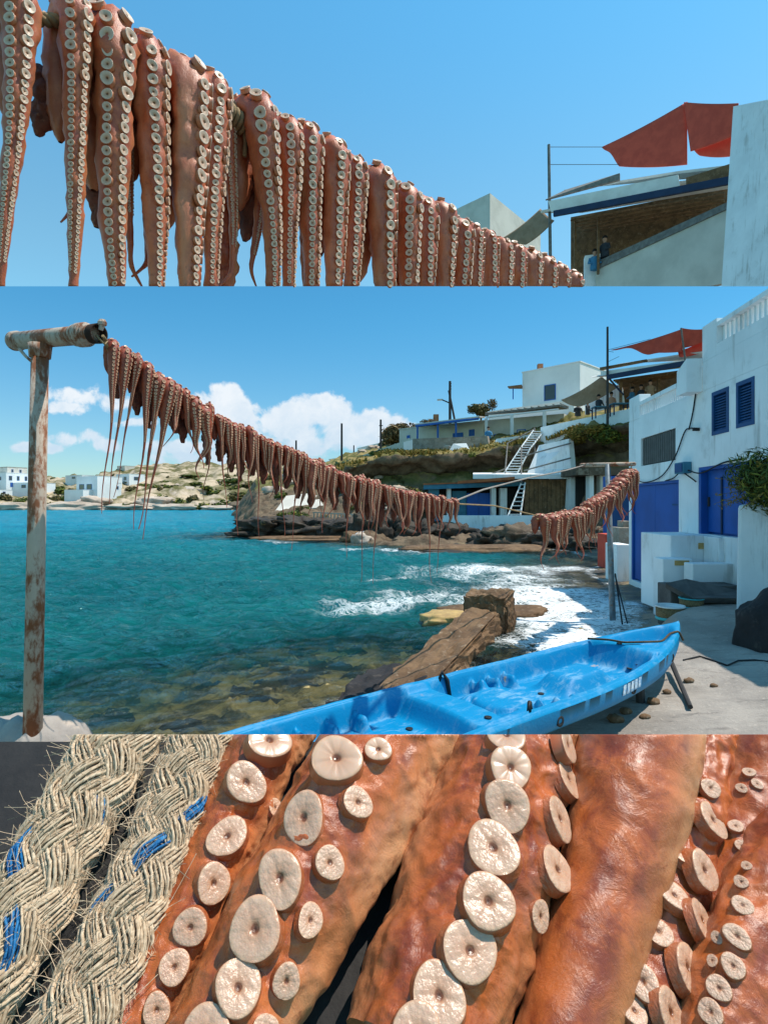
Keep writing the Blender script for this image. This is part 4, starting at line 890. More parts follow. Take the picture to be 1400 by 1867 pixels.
cable([(9.75,1.28,0.035),(9.62,1.6,0.02),(9.5,2.0,0.02),(9.52,2.2,0.02)], 'thin cable rising to the parapet from the black bracket')
cable([(9.72,0.57,0.06),(9.3,0.50,0.03),(8.6,0.62,0.02),(8.0,0.63,0.02)], 'cable running from the electric box along the door head')
cable([(10.02,0.53,0.10),(10.4,0.46,0.04),(10.8,0.43,0.02)], 'short cable curling below the electric box')
cable([(9.80,0.53,0.10),(9.62,0.42,0.04),(9.45,0.36,0.05)], 'loose cable end hanging right of the electric box')
abuild(MB().obox(wp(9.42,1.22,0.0), wd*0.05, wn*0.10, (0,0,0.05)), 'bracket', M['thin_line'], wp(9.42,1.22), 'small black wall bracket holding the long cable', 'bracket')
# neighbouring boat garage beyond the corner
g0 = V(1120, 1010, 16.6); gt = empty('boat_garage', g0, 'shaded blue boat garage beyond the corner of the boat house', 'garage')
bx(1108, 868, 1160, 1040, 17.2, 17.6, 'wall', M['blue_door'], gt, g0)
bx(1116, 905, 1145, 1030, 17.0, 17.12, 'door', M['blue_shutter'], gt, g0)
def pbox(name, px0, py0, px1, py1, Y0, depth, m, label, cat, bevel=0.015, group=None, z0=None):
    a = V(px0, py1, Y0); c = V(px1, py0, Y0); zb = a.z if z0 is None else z0; org = Vector(((a.x+c.x)/2, Y0+depth/2, zb))
    b = MB(); b.box((a.x-org.x, -depth/2, 0), (c.x-org.x, depth/2, c.z-zb)); return tag(b.build(name, m, None, org, bevel=bevel), label, cat, group)
pbox('plinth', 1124, 993, 1150, 1030, 13.4, 0.7, M['white'], 'low white block at the foot of the boat house corner', 'block', z0=-0.1)
pbox('stone_block', 1128, 962, 1150, 998, 14.6, 0.6, M['tan_wall'], 'mossy tan stone stack behind the low white block', 'stone', z0=-0.1)
pbox('stone_block', 1136, 950, 1150, 964, 14.8, 0.4, M['tan_wall'], 'smaller stone on top of the mossy tan stack', 'stone')
pbox('crate', 1103, 974, 1125, 1000, 16.2, 0.6, M['red_sail'], 'dull red crate standing in the shade of the blue garage', 'crate', z0=0.0)
# steps to the second door
sto = V(1265, 1060, 8.9); st = empty('steps', sto, 'whitewashed steps with ochre inset tiles below the blue door', 'steps')
def sbox(name, px0, py0, px1, py1, Y0, Y1, m, zb=None, bevel=0.018):
    a = V(px0, py1, Y0); c = V(px1, py0, Y0); z_ = a.z if zb is None else zb
    b = MB(); b.box((a.x-sto.x, Y0-sto.y, z_-sto.z), (c.x-sto.x, Y1-sto.y, c.z-sto.z)); return b.build(name, m, st, bevel=bevel)
sbox('landing', 1222, 976, 1324, 1004, 9.05, 10.1, M['white'], 0.1)
sbox('step', 1208, 1019, 1262, 1060, 8.72, 9.04, M['white'], 0.1)
sbox('step', 1310, 980, 1352, 1012, 8.62, 9.04, M['white'], 0.1)
for (a, c, l, u_) in ((1273,1291,1001,990),(1292,1309,1003,991)): sbox('tile', a, u_, c, l, 9.035, 9.06, M['yellow'], None, 0.004)
sbox('tile', 1230, 1011+11, 1256, 1031, 8.705, 8.73, M['yellow'], None, 0.004)
sbox('stone_tread', 1262, 1028, 1350, 1054, 8.35, 8.60, M['white'], 0.1)
sbox('stone_tread', 1222, 1068, 1350, 1094, 7.95, 8.34, M['dark_step'], 0.1)
# wedge of dark stone running forward
b = MB(); b.slab([V(1212,1072,7.93)-sto, V(1262,1100,7.6)-sto, V(1348,1100,7.4)-sto, V(1348,1086,7.93)-sto, V(1250,1064,7.93)-sto], 0.10); b.build('stone_tread', M['dark_step'], st, bevel=0.01)
# planter in front of the door with its overhanging bush
po = V(1400, 1112, 6.9); pl = empty('planter', po, 'tall whitewashed planter wall at the right edge of the picture', 'planter')
a0 = V(1347, 1112, 7.1); b = MB(); z0_, z1_ = 0.2, H-0.02
b.hexa([(4.47-po.x,7.1-po.y,z0_-po.z),(6.2-po.x,7.1-po.y,z0_-po.z),(6.2-po.x,8.1-po.y,z0_-po.z),(5.16-po.x,8.1-po.y,z0_-po.z),(4.51-po.x,7.12-po.y,z1_-po.z),(6.2-po.x,7.12-po.y,z1_-po.z),(6.2-po.x,8.1-po.y,z1_-po.z),(5.18-po.x,8.1-po.y,z1_-po.z)])
b.build('wall', M['white'], pl, bevel=0.05)
b = MB(); b.box((5.2-po.x,7.3-po.y,z1_-po.z+0.003),(6.1-po.x,7.95-po.y,z1_-po.z+0.02)); b.build('soil', M['boulder'], pl)
bo = V(1385, 918, 7.25); bu = empty('bush', bo, 'spiky green and yellow bush spilling over the white planter', 'bush')
lm = link_mesh('foliage', leaf_mesh('foliage', 9000, (1.0, 0.8, 1.0), 0.085, 33, shell=0.25, aspect=0.15, lobes=9), M['leaf_green'], bu, (0.05, 0, 0.20)); lm.scale = (0.80, 0.62, 0.66)
b = MB(); rs = random.Random(9); lv = []
for k in range(46):
    a = rs.uniform(1.9, 4.9); el = rs.uniform(-0.25, 0.9); L = rs.uniform(0.35, 0.70)
    d = Vector((math.cos(a)*math.cos(el), math.sin(a)*math.cos(el)*0.8, math.sin(el))); pts = [Vector((0.12,0,0.16))+d*L*f+Vector((0,0,-0.18*f*f*L)) for f in (0.25,0.5,0.75,1.0)]
    b.tube(pts, [0.006,0.005,0.004,0.002], 4); lv += [pts[1].lerp(pts[3], rs.random()) for _ in range(16)]
b.build('stem', M['leaf_gold'], bu)
lv = np.array([p[:] for p in lv]); n = len(lv); rr_ = np.random.default_rng(3); d = rr_.normal(size=(n,3)); d /= np.linalg.norm(d,axis=1)[:,None]; a = np.cross(d, rr_.normal(size=(n,3))); a /= np.linalg.norm(a,axis=1)[:,None]
v = np.stack([lv-a*0.006, lv+d*0.03-a*0.008, lv+d*0.05, lv+d*0.03+a*0.008], 1).reshape(-1,3)
link_mesh('shoot_leaves', mesh_np('shoot_leaves', v, np.arange(n*4).reshape(-1,4), smooth=False), M['leaf_gold'], bu)
# dark boulder, basins
rk = link_mesh('boulder', boulder_mesh('boulder', (0.62, 0.5, 0.62), 91, rough=0.22, freq=0.9), M['boulder'], None, V(1462, 1182, 5.4)); tag(rk, 'big black boulder cut by the right edge on the pale ground', 'boulder')
def basin(px, py, Y, r, h, label, rim, body):
    p = V(px, py, Y); p.z = gh(p.x, p.y)+0.004; t = empty('basin', p, label, 'basin')
    b = MB(); b.lathe([(r*0.80,0),(r*0.92,h*0.15),(r*0.95,h*0.9),(r*0.90,h*0.9),(r*0.86,h*0.30),(0.01,h*0.27)], 28); b.build('bowl', M[body], t, smooth=True)
    b = MB(); b.lathe([(r*0.955,h*0.90),(r*1.02,h*0.93),(r*1.0,h*1.02),(r*0.90,h*1.0),(r*0.90,h*0.92)], 28); b.build('rim', M[rim], t, smooth=True)
    b = MB(); b.lathe([(r*0.90,h*0.02),(r*0.985,h*0.04),(r*0.985,h*0.20),(r*0.93,h*0.22)], 28); b.build('base_band', M[rim if rim != 'basin_white' else 'aqua'], t, smooth=True)
    return t
basin(1221, 1116, 7.45, 0.185, 0.19, 'netted tub with white rim and aqua base on the quay', 'basin_white', 'basin_net')
basin(1260, 1110, 7.62, 0.16, 0.14, 'low aqua tub with brown net behind the netted tub', 'aqua', 'basin_net')

# ------------------------------------------------------------------ broken breakwater wall
bw0 = Vector((0.10, 5.95, 0.0)); ax = Vector((1.32, 2.75, 0)); axn = ax.normalized(); sn = Vector((axn.y, -axn.x, 0))
bw = empty('breakwater', bw0, 'broken brown concrete breakwater wall running into the wash', 'wall')
def rough_block(name, s0, s1, w0, w1, z0, z1, m, seed, sub=26):
    """weathered block along the breakwater: subdivided and chipped"""
    bm = bmesh.new(); bmesh.ops.create_cube(bm, size=1.0); bmesh.ops.subdivide_edges(bm, edges=bm.edges[:], cuts=sub, use_grid_fill=True)
    P = np.array([v.co[:] for v in bm.verts]); Q = np.stack([s0+(P[:,1]+0.5)*(s1-s0), w0+(P[:,0]+0.5)*(w1-w0), z0+(P[:,2]+0.5)*(np.array(z1[0])+(P[:,1]+0.5)*(z1[1]-z1[0])-z0)], 1)
    edge = (np.abs(P) > 0.44).sum(1) >= 2
    W_ = np.array([(axn*q[0]+sn*q[1]+Vector((0,0,q[2])))[:] for q in Q]); nrm = P/np.linalg.norm(P, axis=1)[:, None]
    k = fbm(W_*3.2+seed, 5, 0.62)*0.055-np.abs(perlin(W_*9+seed))*0.035-edge*(0.02+np.abs(perlin(W_*5+seed+5))*0.10)
    nw = np.array([(axn*q[1]+sn*q[0]+Vector((0,0,q[2])))[:] for q in nrm]); W_ = W_+nw*k[:, None]
    for v, p in zip(bm.verts, W_): v.co = p
    me = bpy.data.meshes.new(name); bm.to_mesh(me); bm.free(); return link_mesh(name, me, m, bw)
rough_block('wall', -1.1, 2.62, 0, 0.56, -1.0, (0.04, 0.38), M['brown_block'], 2)
rough_block('end_block', 2.50, 3.02, -0.06, 0.64, -1.0, (0.54, 0.60), M['brown_block'], 8)
rough_block('footing', -1.5, 0.3, -0.25, 0.45, -1.0, (0.06, 0.12), M['boulder'], 15)
for i, (x, y, w_, h_, lb) in enumerate([(0.75,8.9,0.55,0.16,'ochre weeded rock awash just behind the breakwater end block'),(1.5,9.6,0.9,0.12,'broad yellow brown rock under the wash right of the breakwater')]):
    o = link_mesh('rock', boulder_mesh('rock', (w_, 0.4, h_), 30+i, rough=0.3), M['yellow'] if i == 0 else M['brown_block'], None, (x+0.4, y, 0.02)); tag(o, lb, 'rock')

# ------------------------------------------------------------------ rusty pipe post at the left, on its rock
PY = 3.2
pb_ = V(60, 1322, PY); pt_ = V(74, 628, PY)
ro = link_mesh('rock', boulder_mesh('rock', (0.42, 0.5, 0.75), 55, sub=5, rough=0.22, freq=1.2), M['concrete'], None, pb_+Vector((-0.05, 0.0, -0.70))); tag(ro, 'pale concrete rock footing under the rusty pipe post', 'rock')
ps = empty('pipe_post', pb_, 'rusty white T shaped pipe post at the left holding the octopus line', 'post')
b = MB(); b.tube([Vector((0,0,-0.12)), (pt_-pb_)*0.5, pt_-pb_], [0.050, 0.047, 0.045], 28); b.build('upright', M['rust'], ps, smooth=True)
ca = V(27, 622, 3.36)-pb_; cb = V(170, 609, 3.04)-pb_; cd = (cb-ca).normalized()
b = MB(); b.tube([ca, cb], 0.052, 28); b.build('crossbar', M['rust'], ps, smooth=True)
for f0, f1, r_ in ((0.80,0.845,0.060),(0.845,0.93,0.066),(0.93,0.955,0.058),(0.0,0.06,0.058)):
    b = MB(); p, q2 = ca.lerp(cb, f0), ca.lerp(cb, f1); b.tube([p-cd*0.002, p+cd*0.004, q2-cd*0.004, q2], [r_*0.93, r_, r_, r_*0.93], 28); b.build('collar', M['rust'], ps, smooth=True)
b = MB(); a1 = cd.orthogonal().normalized(); b2_ = cd.cross(a1)      # open pipe mouth
prof = [(0.052,0.0),(0.054,0.05),(0.048,0.05),(0.044,0.045),(0.044,-0.06),(0.001,-0.06)]
rings = [[cb+cd*z+(a1*math.cos(2*math.pi*k/28)+b2_*math.sin(2*math.pi*k/28))*r_ for k in range(28)] for r_, z in prof]
vs = [[b.bm.verts.new(p) for p in rg_] for rg_ in rings]
for i in range(len(vs)-1):
    for k in range(28): b.bm.faces.new((vs[i][k], vs[i][(k+1)%28], vs[i+1][(k+1)%28], vs[i+1][k]))
b.build('pipe_mouth', M['rust_hole'], ps, smooth=True)
b = MB(); b.tube([V(184,602,3.02)-pb_, V(187,592,3.02)-pb_, V(184,588,3.02)-pb_], [0.012,0.016,0.010], 8); b.build('bolt', M['rust'], ps)
b = MB(); b.lathe([(0.004,-0.018),(0.022,-0.012),(0.024,0.004),(0.016,0.018),(0.003,0.022)], 12, V(187,589,3.02)-pb_); b.build('bolt', M['rust'], ps)
b = MB(); b.tube([V(36,636,3.30)-pb_, V(48,650,3.22)-pb_, V(62,662,3.17)-pb_], 0.009, 6); b.build('brace', M['rust'], ps)
b = MB(); b.tube([(pt_-pb_)*0.965, (pt_-pb_)*1.0], [0.055,0.062], 24); b.build('weld', M['rust'], ps, smooth=True)

# ------------------------------------------------------------------ steel T pole at the right
TY = 9.0
tb = V(1119, 1150, TY); tt = V(1107, 846, TY); tp = empty('steel_pole', tb, 'blue grey steel T pole rising behind the kayak bow', 'pole')
b = MB(); b.tube([Vector((0,0,-0.5)), tt-tb], [0.050,0.042], 14); b.build('upright', M['pole_steel'], tp, smooth=True)
tl, tr_ = V(1062,848,9.15)-tb, V(1153,846,8.85)-tb
b = MB(); b.tube([tl, tr_], 0.034, 12); b.build('crossbar', M['rust'], tp, smooth=True)
for c in (tl, tr_): b = MB(); b.lathe([(0.03,-0.03),(0.05,-0.02),(0.05,0.02),(0.03,0.03)], 12, c); b.build('cap', M['rust'], tp)
for q in ((1121,1046,9.0,1134,1138,8.4),(1121,1050,9.0,1143,1136,8.2)):
    b = MB(); b.tube([V(*q[:3]), V(*q[3:])], 0.012, 6); abuild(b, 'stay_rope', M['thin_line'], V(*q[:3]), 'dark stay rope slanting from the steel pole down to the kayak, '+('left one' if q[3] == 1134 else 'right one'), 'rope')

# ------------------------------------------------------------------ kayak
KL, KW = 4.9, 0.415                                         # length, half width
kd = Vector((0.80, 0.60, 0)).normalized()
bow = V(1236, 1150, 4.95); bow.z = H-1.12
korg = bow-kd*KL; korg.z = H-1.40
kz = math.atan2(kd.y, kd.x)
ky = empty('kayak', korg, 'scuffed bright blue sit on top kayak lying on the quay', 'kayak', rz=kz)
NU, NV = 300, 96
uu = np.linspace(0, KL, NU); vv = np.linspace(-1, 1, NV); U, Vv = np.meshgrid(uu, vv, indexing='ij')
def halfw(u):
    s = u/KL; return KW*np.clip(np.minimum(1, 1.0-np.clip((s-0.55)/0.45, 0, 1)**2.4)*np.minimum(1, 1-np.clip((0.40-s)/0.40, 0, 1)**2.6), 0.0, 1)**0.92+0.012
def sheer(u):
    s = u/KL; return 0.235+0.10*np.clip((s-0.62)/0.38, 0, 1)**1.7+0.08*np.clip((0.3-s)/0.3, 0, 1)**1.7
hw = halfw(U); yv = Vv*hw; dk = sheer(U)
x_ = KL-U                                                   # distance back from the bow
def rbox(x, y, x0, x1, yw, e=0.05, ey=0.05): return sst(x, x0-e, x0+e)*(1-sst(x, x1-e, x1+e))*(1-sst(np.abs(y), yw-ey, yw+ey))
rimw = hw-0.055
zz = dk+0.020*np.cos(np.clip(Vv, -1, 1)*math.pi/2)
ay = np.abs(yv)
def well(x0, x1, depth, e=0.06, m=1.0, ey=0.035):
    return depth*sst(x_, x0-e, x0+e)*(1-sst(x_, x1-e, x1+e))*(1-sst(ay, rimw*m-ey, rimw*m+ey))
wells = np.zeros_like(zz)
wells = np.maximum(wells, well(0.22, 0.74, 0.120, 0.09, 0.80, 0.04))            # bow recess
wells = np.maximum(wells, well(0.98, 2.62, 0.165, 0.07, 0.93, 0.03))            # forward cockpit
wells = np.maximum(wells, well(2.86, 4.35, 0.165, 0.07, 0.93, 0.03))            # aft cockpit
wells = np.maximum(wells, well(2.55, 2.95, 0.050, 0.04, 0.90, 0.03))            # shallow bridge between them
hump = 0.100*rbox(x_, yv, 1.30, 1.78, 0.135, 0.10, 0.05)+0.055*rbox(x_, yv, 3.10, 3.42, 0.13, 0.10, 0.05)
seat = 0.06*rbox(x_, yv, 2.10, 2.50, 0.25, 0.10, 0.05)
ribs = np.zeros_like(zz)                                                          # foot braces: ribs on the side walls
for x0 in (1.90, 2.06, 2.22): ribs = np.maximum(ribs, 0.085*rbox(x_, yv*0, x0, x0+0.055, 1.0, 0.018)*(sst(ay, rimw*0.93-0.16, rimw*0.93-0.10))*(ay < rimw*0.93))
for x0 in (3.20, 3.40, 3.60, 3.80, 4.0): ribs = np.maximum(ribs, 0.095*rbox(x_, yv*0, x0, x0+0.05, 1.0, 0.018)*(sst(ay, rimw*0.93-0.17, rimw*0.93-0.11))*(ay < rimw*0.93))
floorm = sst(wells, 0.09, 0.15)
groove = 0.022*np.exp(-((ay-(rimw+0.012))/0.010)**2)*(x_ > 0.9)*(x_ < 4.5)
slot = 0.03*np.exp(-((np.hypot(x_-2.30, (yv-0.02)*1.0)-0.20)/0.018)**2)*(x_ > 2.36)*(np.abs(yv) < 0.17)
zz = zz-wells+(hump+seat+ribs)*floorm-groove-slot-0.03*np.clip(np.abs(Vv)-0.93, 0, 1)/0.07
zz = zz+0.004*fbm(np.stack([U.ravel()*5, yv.ravel()*7, 0*U.ravel()], 1), 3).reshape(zz.shape)
top = np.stack([U, yv, zz], -1)
NB = 22; tt_ = np.linspace(0, 1, NB); bot = []
for k in tt_[1:]:
    a = math.pi*(1-k); yb = np.cos(a)                         # +1 .. -1 side to side underneath
    hwu = halfw(uu); s = uu/KL; keel = -0.005+0.23*np.clip((s-0.80)/0.20, 0, 1)**2+0.16*np.clip((0.14-s)/0.14, 0, 1)**2
    sh = sheer(uu)-0.03
    zb = sh-(sh-keel)*np.sin(a)**0.55
    bot.append(np.stack([uu, -yb*hwu*1.0, zb], -1))
bot = np.stack(bot[::1], 1)                                    # (NU, NB-1, 3)
# loop round each station: deck left->right then hull right->left
loop = np.concatenate([top, bot[:, :-1] if False else bot], 1)
n_ = loop.shape[1]; f = grid_faces(NU, n_, wrap=True)
fl = np.concatenate([np.maximum(floorm, 0.35*(np.abs(Vv) < 0.99)), np.full((NU, bot.shape[1]), 0.25)], 1)
me = mesh_np('hull', loop.reshape(-1, 3), f, attrs={'floor': fl.ravel()})
bm = bmesh.new(); bm.from_mesh(me); bmesh.ops.holes_fill(bm, edges=bm.edges[:]); bmesh.ops.recalc_face_normals(bm, faces=bm.faces[:]); bm.to_mesh(me); bm.free()
link_mesh('hull', me, M['kayak'], ky)
def kp(x, y, dz=0.0):
    """point on the kayak deck, x back from the bow"""
    i = int(np.clip(round((KL-x)/KL*(NU-1)), 0, NU-1)); j = int(np.argmin(np.abs(yv[i]-y))); return Vector((KL-x, y, float(zz[i, j])+dz))
M['black_rubber'] = mat('black_rubber', (0.015,0.015,0.016), None, rough=0.6)
for sx in (-1, 1):
    for x in (0.62, 1.45, 2.30, 3.05):
        y = sx*(float(halfw(np.array([KL-x]))[0])-0.012); p = Vector((KL-x, y, float(sheer(np.array([KL-x]))[0])-0.10)); b = MB(); b.lathe([(0.004,-0.006),(0.030,-0.006),(0.032,0.010),(0.018,0.010),(0.014,0.002),(0.004,0.002)], 16)
        o = b.build('scupper_eye', M['black_rubber'], ky, p, smooth=True); o.rotation_euler = (-sx*R(90), 0, 0)
for sx in (-1, 1):
    b = MB(); b.tube([kp(2.46, sx*0.33, 0.002), kp(2.47, sx*0.345, 0.055), kp(2.50, sx*0.362, 0.045), kp(2.52, sx*0.372, -0.02)], 0.014, 8); b.build('strap', M['black_rubber'], ky, smooth=True)
for x, y in ((1.12,-0.20),(1.02,-0.12),(0.92,0.02),(2.72,-0.25),(1.9,0.02),(3.0,0.1)): b = MB(); b.lathe([(0.003,0),(0.020,0),(0.022,0.005),(0.012,0.006),(0.003,0.003)], 14); b.build('scupper', M['black_rubber'], ky, kp(x, y, 0.002), smooth=True)
# white maker's lettering on the right bow flank, too worn to read: rows of small printed bars
M['print'] = mat('worn_white_print', (0.62,0.68,0.72), (0.25,0.42,0.62), 60, 0.6)
for k in range(5):
    x = 1.62-k*0.055; y = -(float(halfw(np.array([KL-x]))[0]))-0.002; b = MB(); zc_ = float(sheer(np.array([KL-x]))[0])-0.10
    b.obox((KL-x, y, zc_), (0.032, 0, 0), (0.012, 0.003, 0.055), (0.004, -0.002, 0.012)); b.build('lettering', M['print'], ky)
# grab line over the bow
b = MB(); pts = [kp(0.95,0.28,0.03), kp(0.93,0.10,0.035)]+[kp(0.92,-0.02,0.02), kp(0.80,-0.12,0.03), kp(0.62,-0.17,0.03), kp(0.42,-0.13,0.03), kp(0.25,-0.12,0.02), kp(0.20,-0.14,-0.06)]
sm = []
for i in range(len(pts)-1):
    for k in range(8): sm.append(pts[i].lerp(pts[i+1], k/8))
for _ in range(4): sm = [sm[0]]+[(sm[i-1]+sm[i]*2+sm[i+1])/4 for i in range(1, len(sm)-1)]+[sm[-1]]
b.tube(sm, 0.0085, 8); o = b.build('grab_line', mat('brown_line', (0.10,0.065,0.03), (0.04,0.03,0.02), 90, 0.9), None, korg, smooth=True); o.rotation_euler = (0, 0, kz)
tag(o, 'brown tow line lying in a loop over the kayak bow', 'rope')
# trestle legs under the bow and a dropped stick
b = MB(); q0 = V(1163,1300,4.25); q0.z = H-1.22; b.tube([q0, Vector((q0.x+0.02, q0.y, gh(q0.x, q0.y)-0.05))], 0.035, 8); abuild(b, 'prop', M['pole_dark'], q0, 'short dark wooden prop holding up the kayak bow', 'prop')
b = MB(); q0 = V(1222,1205,4.9); q1 = V(1258,1300,4.05); q1.z = gh(q1.x, q1.y)+0.03; b.tube([q0, q1], [0.022,0.018], 8); abuild(b, 'stick', M['pole_dark'], q0, 'dark stick leaning from the kayak bow to the ground', 'stick')
rs = random.Random(3)
for i, (px, Y, s_) in enumerate([(1190,4.2,0.05),(1215,4.4,0.035),(1255,4.6,0.04),(1300,4.5,0.03),(1120,3.95,0.06),(1140,4.05,0.045),(1175,3.95,0.04)]):
    p = Vector(((px-CX)/F*Y, Y, 0)); p.z = gh(p.x, p.y)+s_*0.3; o = link_mesh('stone', boulder_mesh('stone', (s_, s_*0.8, s_*0.6), 120+i, sub=2), M['brown_block'], None, p); tag(o, 'small brown stone on the quay beside the kayak bow', 'stone', 'loose stones by the kayak')
# thin line lying on the ground
pts = [(1245,1205),(1275,1198),(1300,1206),(1325,1215),(1345,1206),(1375,1205),(1410,1209)]; L_ = []
for px, py in pts:
    Y = 5.0
    for _ in range(12):
        x = (px-CX)/F*Y; Y = (H-gh(x, Y))*F/(py-CY)
    L_.append(Vector(((px-CX)/F*Y, Y, gh((px-CX)/F*Y, Y)+0.008)))
b = MB(); b.tube(L_, 0.008, 6); abuild(b, 'ground_line', M['thin_line'], L_[0], 'thin dark mooring line snaking over the pale quay', 'rope')

# ------------------------------------------------------------------ terrace restaurant (seen twice: small in the middle picture, large in the upper one)
def sail(name, label, c, sag, m, n=18, cat='sail', folds=0.0, sharp=1.0):
    """hung cloth through four corners (px,py,Y) in order, sagging in the middle; has thickness"""
    A, B_, C_, D_ = [V(*q) for q in c]; org = A.copy(); vs = []
    for i in range(n+1):
        for j in range(n+1):
            f, g_ = i/n, j/n; p = A*(1-f)*(1-g_)+B_*f*(1-g_)+C_*f*g_+D_*(1-f)*g_
            e = 4*f*(1-f)*0.55+4*g_*(1-g_)*0.45
            p = p+Vector((0, 0.25*sag*math.sin(f*math.pi), -sag*e+folds*math.sin(f*9+g_*3)*math.sin(g_*math.pi)))
            vs.append((p-org)[:])
    me = mesh_np(name, vs, grid_faces(n+1, n+1)); o = link_mesh(name, me, m, None, org); md = o.modifiers.new('cloth_thickness', 'SOLIDIFY'); md.thickness = 0.03
    return tag(o, label, cat)
def slabp(name, pts, th, m, par, org):
    b = MB(); b.slab([V(*q)-org for q in pts], th); return b.build(name, m, par)
# middle picture
sail('red_sail', 'red triangular shade sail running out to the flag pole in the middle picture', [(1113,638,33),(1245,599,30.5),(1243,640,30),(1180,641,31.5)], 0.12, M['red_sail'], folds=0.22)
sail('red_sail', 'pale red shade sail right of the thin mast in the middle picture', [(1243,598,30.4),(1284,600,29),(1284,622,29.2),(1246,634,30.2)], 0.08, M['red_sail'])
sail('shade_cloth', 'dark red inner shade cloth behind the mast in the middle picture', [(1235,640,30.6),(1284,618,29.8),(1284,640,29.8),(1238,650,30.4)], 0.15, M['red_sail'])
sail('awning', 'tan canvas awning dipping towards the terrace in the middle picture', [(1022,729,37),(1096,686,35.2),(1128,704,34.6),(1056,741,36)], 0.25, M['tan_sail'], cat='awning')
org = V(1107, 770, 33); t = empty('flag_pole', org, 'tall dark flag pole on the terrace in the middle picture', 'pole'); b = MB(); b.tube([(0,0,-0.4), V(1107,596,33)-org], [0.085,0.065], 8); b.build('pole', M['pole_dark'], t)
for q in ((1107,640,33,1118,642,33),(1107,638,33,1185,618,31.5),(1107,660,33,1128,650,32)): bar(*q, 0.012, 'guy_line', M['thin_line'], t, org, False)
org = V(1245, 690, 30); t = empty('mast', org, 'thin pale mast between the two red sails in the middle picture', 'mast'); b = MB(); b.tube([V(1253,690,30)-org, V(1241,598,30)-org], 0.05, 8); b.build('pole', M['wood_grey'], t)
org = V(1180, 720, 32); t = empty('pergola', org, 'terrace restaurant pergola with stacked white roofs in the middle picture', 'pergola')
slabp('upper_roof', [(1124,664,33.5),(1245,645,30.5),(1284,640,29.6),(1284,655,31),(1160,658,34.5)], 0.10, M['roof_edge'], t, org)
slabp('upper_edge', [(1095,676,33.6),(1180,660,31.9),(1180,656,31.9),(1095,671,33.6)], 0.2, M['wood'], t, org)
slabp('lower_roof', [(1078,686,33.8),(1250,659,30.2),(1284,650,29.5),(1284,664,31.5),(1120,684,36)], 0.12, M['roof_edge'], t, org)
slabp('fascia_edge', [(1096,685,33.5),(1252,665,30.1),(1252,657,30.1),(1096,678,33.5)], 0.12, M['roof_edge'], t, org)
slabp('fascia', [(1108,692,33.0),(1284,662,29.2),(1284,652,29.2),(1108,684,33.0)], 0.15, M['navy'], t, org)
for k in range(6): bar(1118+k*3, 694+k*2.2, 33.5+k*0.4, 1262, 676+k*1.0, 30.5+k*0.5, 0.07, 'rafter', M['wood'], t, org)
slabp('back_wall', [(1130,745,36),(1290,720,33),(1290,668,33),(1130,690,36)], -0.2, M['wood'], t, org)
for px, py, py1, Y in ((1131,692,748,33.4),(1150,690,735,34.5),(1200,684,715,33)): bar(px, py, Y, px, py1, Y, 0.10, 'post', M['wood'], t, org)
bar(1108,688,33,1136,720,33.4,0.06,'brace',M['navy'],t,org)
wallq('side_wall', 'white side wall under the tan awning in the middle picture', [(1066,756,38),(1134,738,35.5),(1128,700,35.5),(1066,730,38)], -0.3, M['white'])
for k, (px, py, Y, sh, lb) in enumerate([(1053,752,37,'cloth_dark','leftmost diner in dark clothes at the parapet of the middle picture'),(1071,749,36.2,'cloth_dark','second diner from the left at the parapet in the middle picture'),(1091,739,35,'cloth_dark','diner with dark hair left of the flag pole in the middle picture'),
    (1114,735,34.2,'skin','bare shouldered diner right of the flag pole in the middle picture'),(1152,726,33.5,'cloth_blue','diner in blue under the pergola in the middle picture'),(1168,722,33,'cloth_dark','diner in dark shirt under the pergola in the middle picture'),(1185,714,32.5,'tan_sail','diner in a tan top next to the white balustrade in the middle picture')]):
    person(V(px, py, Y)-Vector((0,0,0.25)), 0.95, lb, sh, rz=k)
for px0, py0, px1, py1, Y, lb in ((1080,742,1108,758,34.2,'blue painted table left of the flag pole in the middle picture'),(1113,736,1142,752,33.3,'blue painted table right of the flag pole in the middle picture')):
    o_ = V((px0+px1)/2, py1, Y); t = empty('table', o_, lb, 'table'); a = V(px0, py0, Y)-o_; c = V(px1, py0, Y)-o_; b = MB(); b.box((a.x,-0.35,a.z-0.05),(c.x,0.35,a.z)); b.build('tabletop', M['teal_paint'], t)
    for x in (a.x+0.05, c.x-0.1):
        for y in (-0.3, 0.25): b = MB(); b.box((x,y,-0.2),(x+0.06,y+0.06,a.z-0.052)); b.build('leg', M['navy'], t)

# upper picture: the same restaurant from closer, everything above its straight lower edge
V0 = V
def V(px, py, Y): return V0(px, py, Y*1.75)
def cut_edge(o, z_off=0.0):
    """end a thing of the upper picture at that picture's lower edge"""
    bm = bmesh.new(); bm.from_mesh(o.data); loc = Vector(o.location)
    if o.parent: loc = loc+Vector(o.parent.location)
    n = Vector((0, -EDGE, 1)).normalized(); r = bmesh.ops.bisect_plane(bm, geom=bm.verts[:]+bm.edges[:]+bm.faces[:], plane_co=Vector((0,0,H))-loc, plane_no=n, clear_inner=True)
    es = [e for e in r['geom_cut'] if isinstance(e, bmesh.types.BMEdge)]
    if es: bmesh.ops.holes_fill(bm, edges=es)
    bm.to_mesh(o.data); bm.free(); return o
def upq(name, label, pts, th, m, cat='wall', par=None, org=None):
    p = [V(*q) for q in pts]; og = org or p[0]; b = MB(); b.slab([q-og for q in p], th); o = b.build(name, m, par, None if par else og)
    return cut_edge(tag(o, label, cat))
upq('corner_wall', 'tall grey white wall filling the right edge of the upper picture', [(1312,560,13),(1560,560,9.5),(1560,150,9.5),(1336,194,13)], -3.0, M['white'])
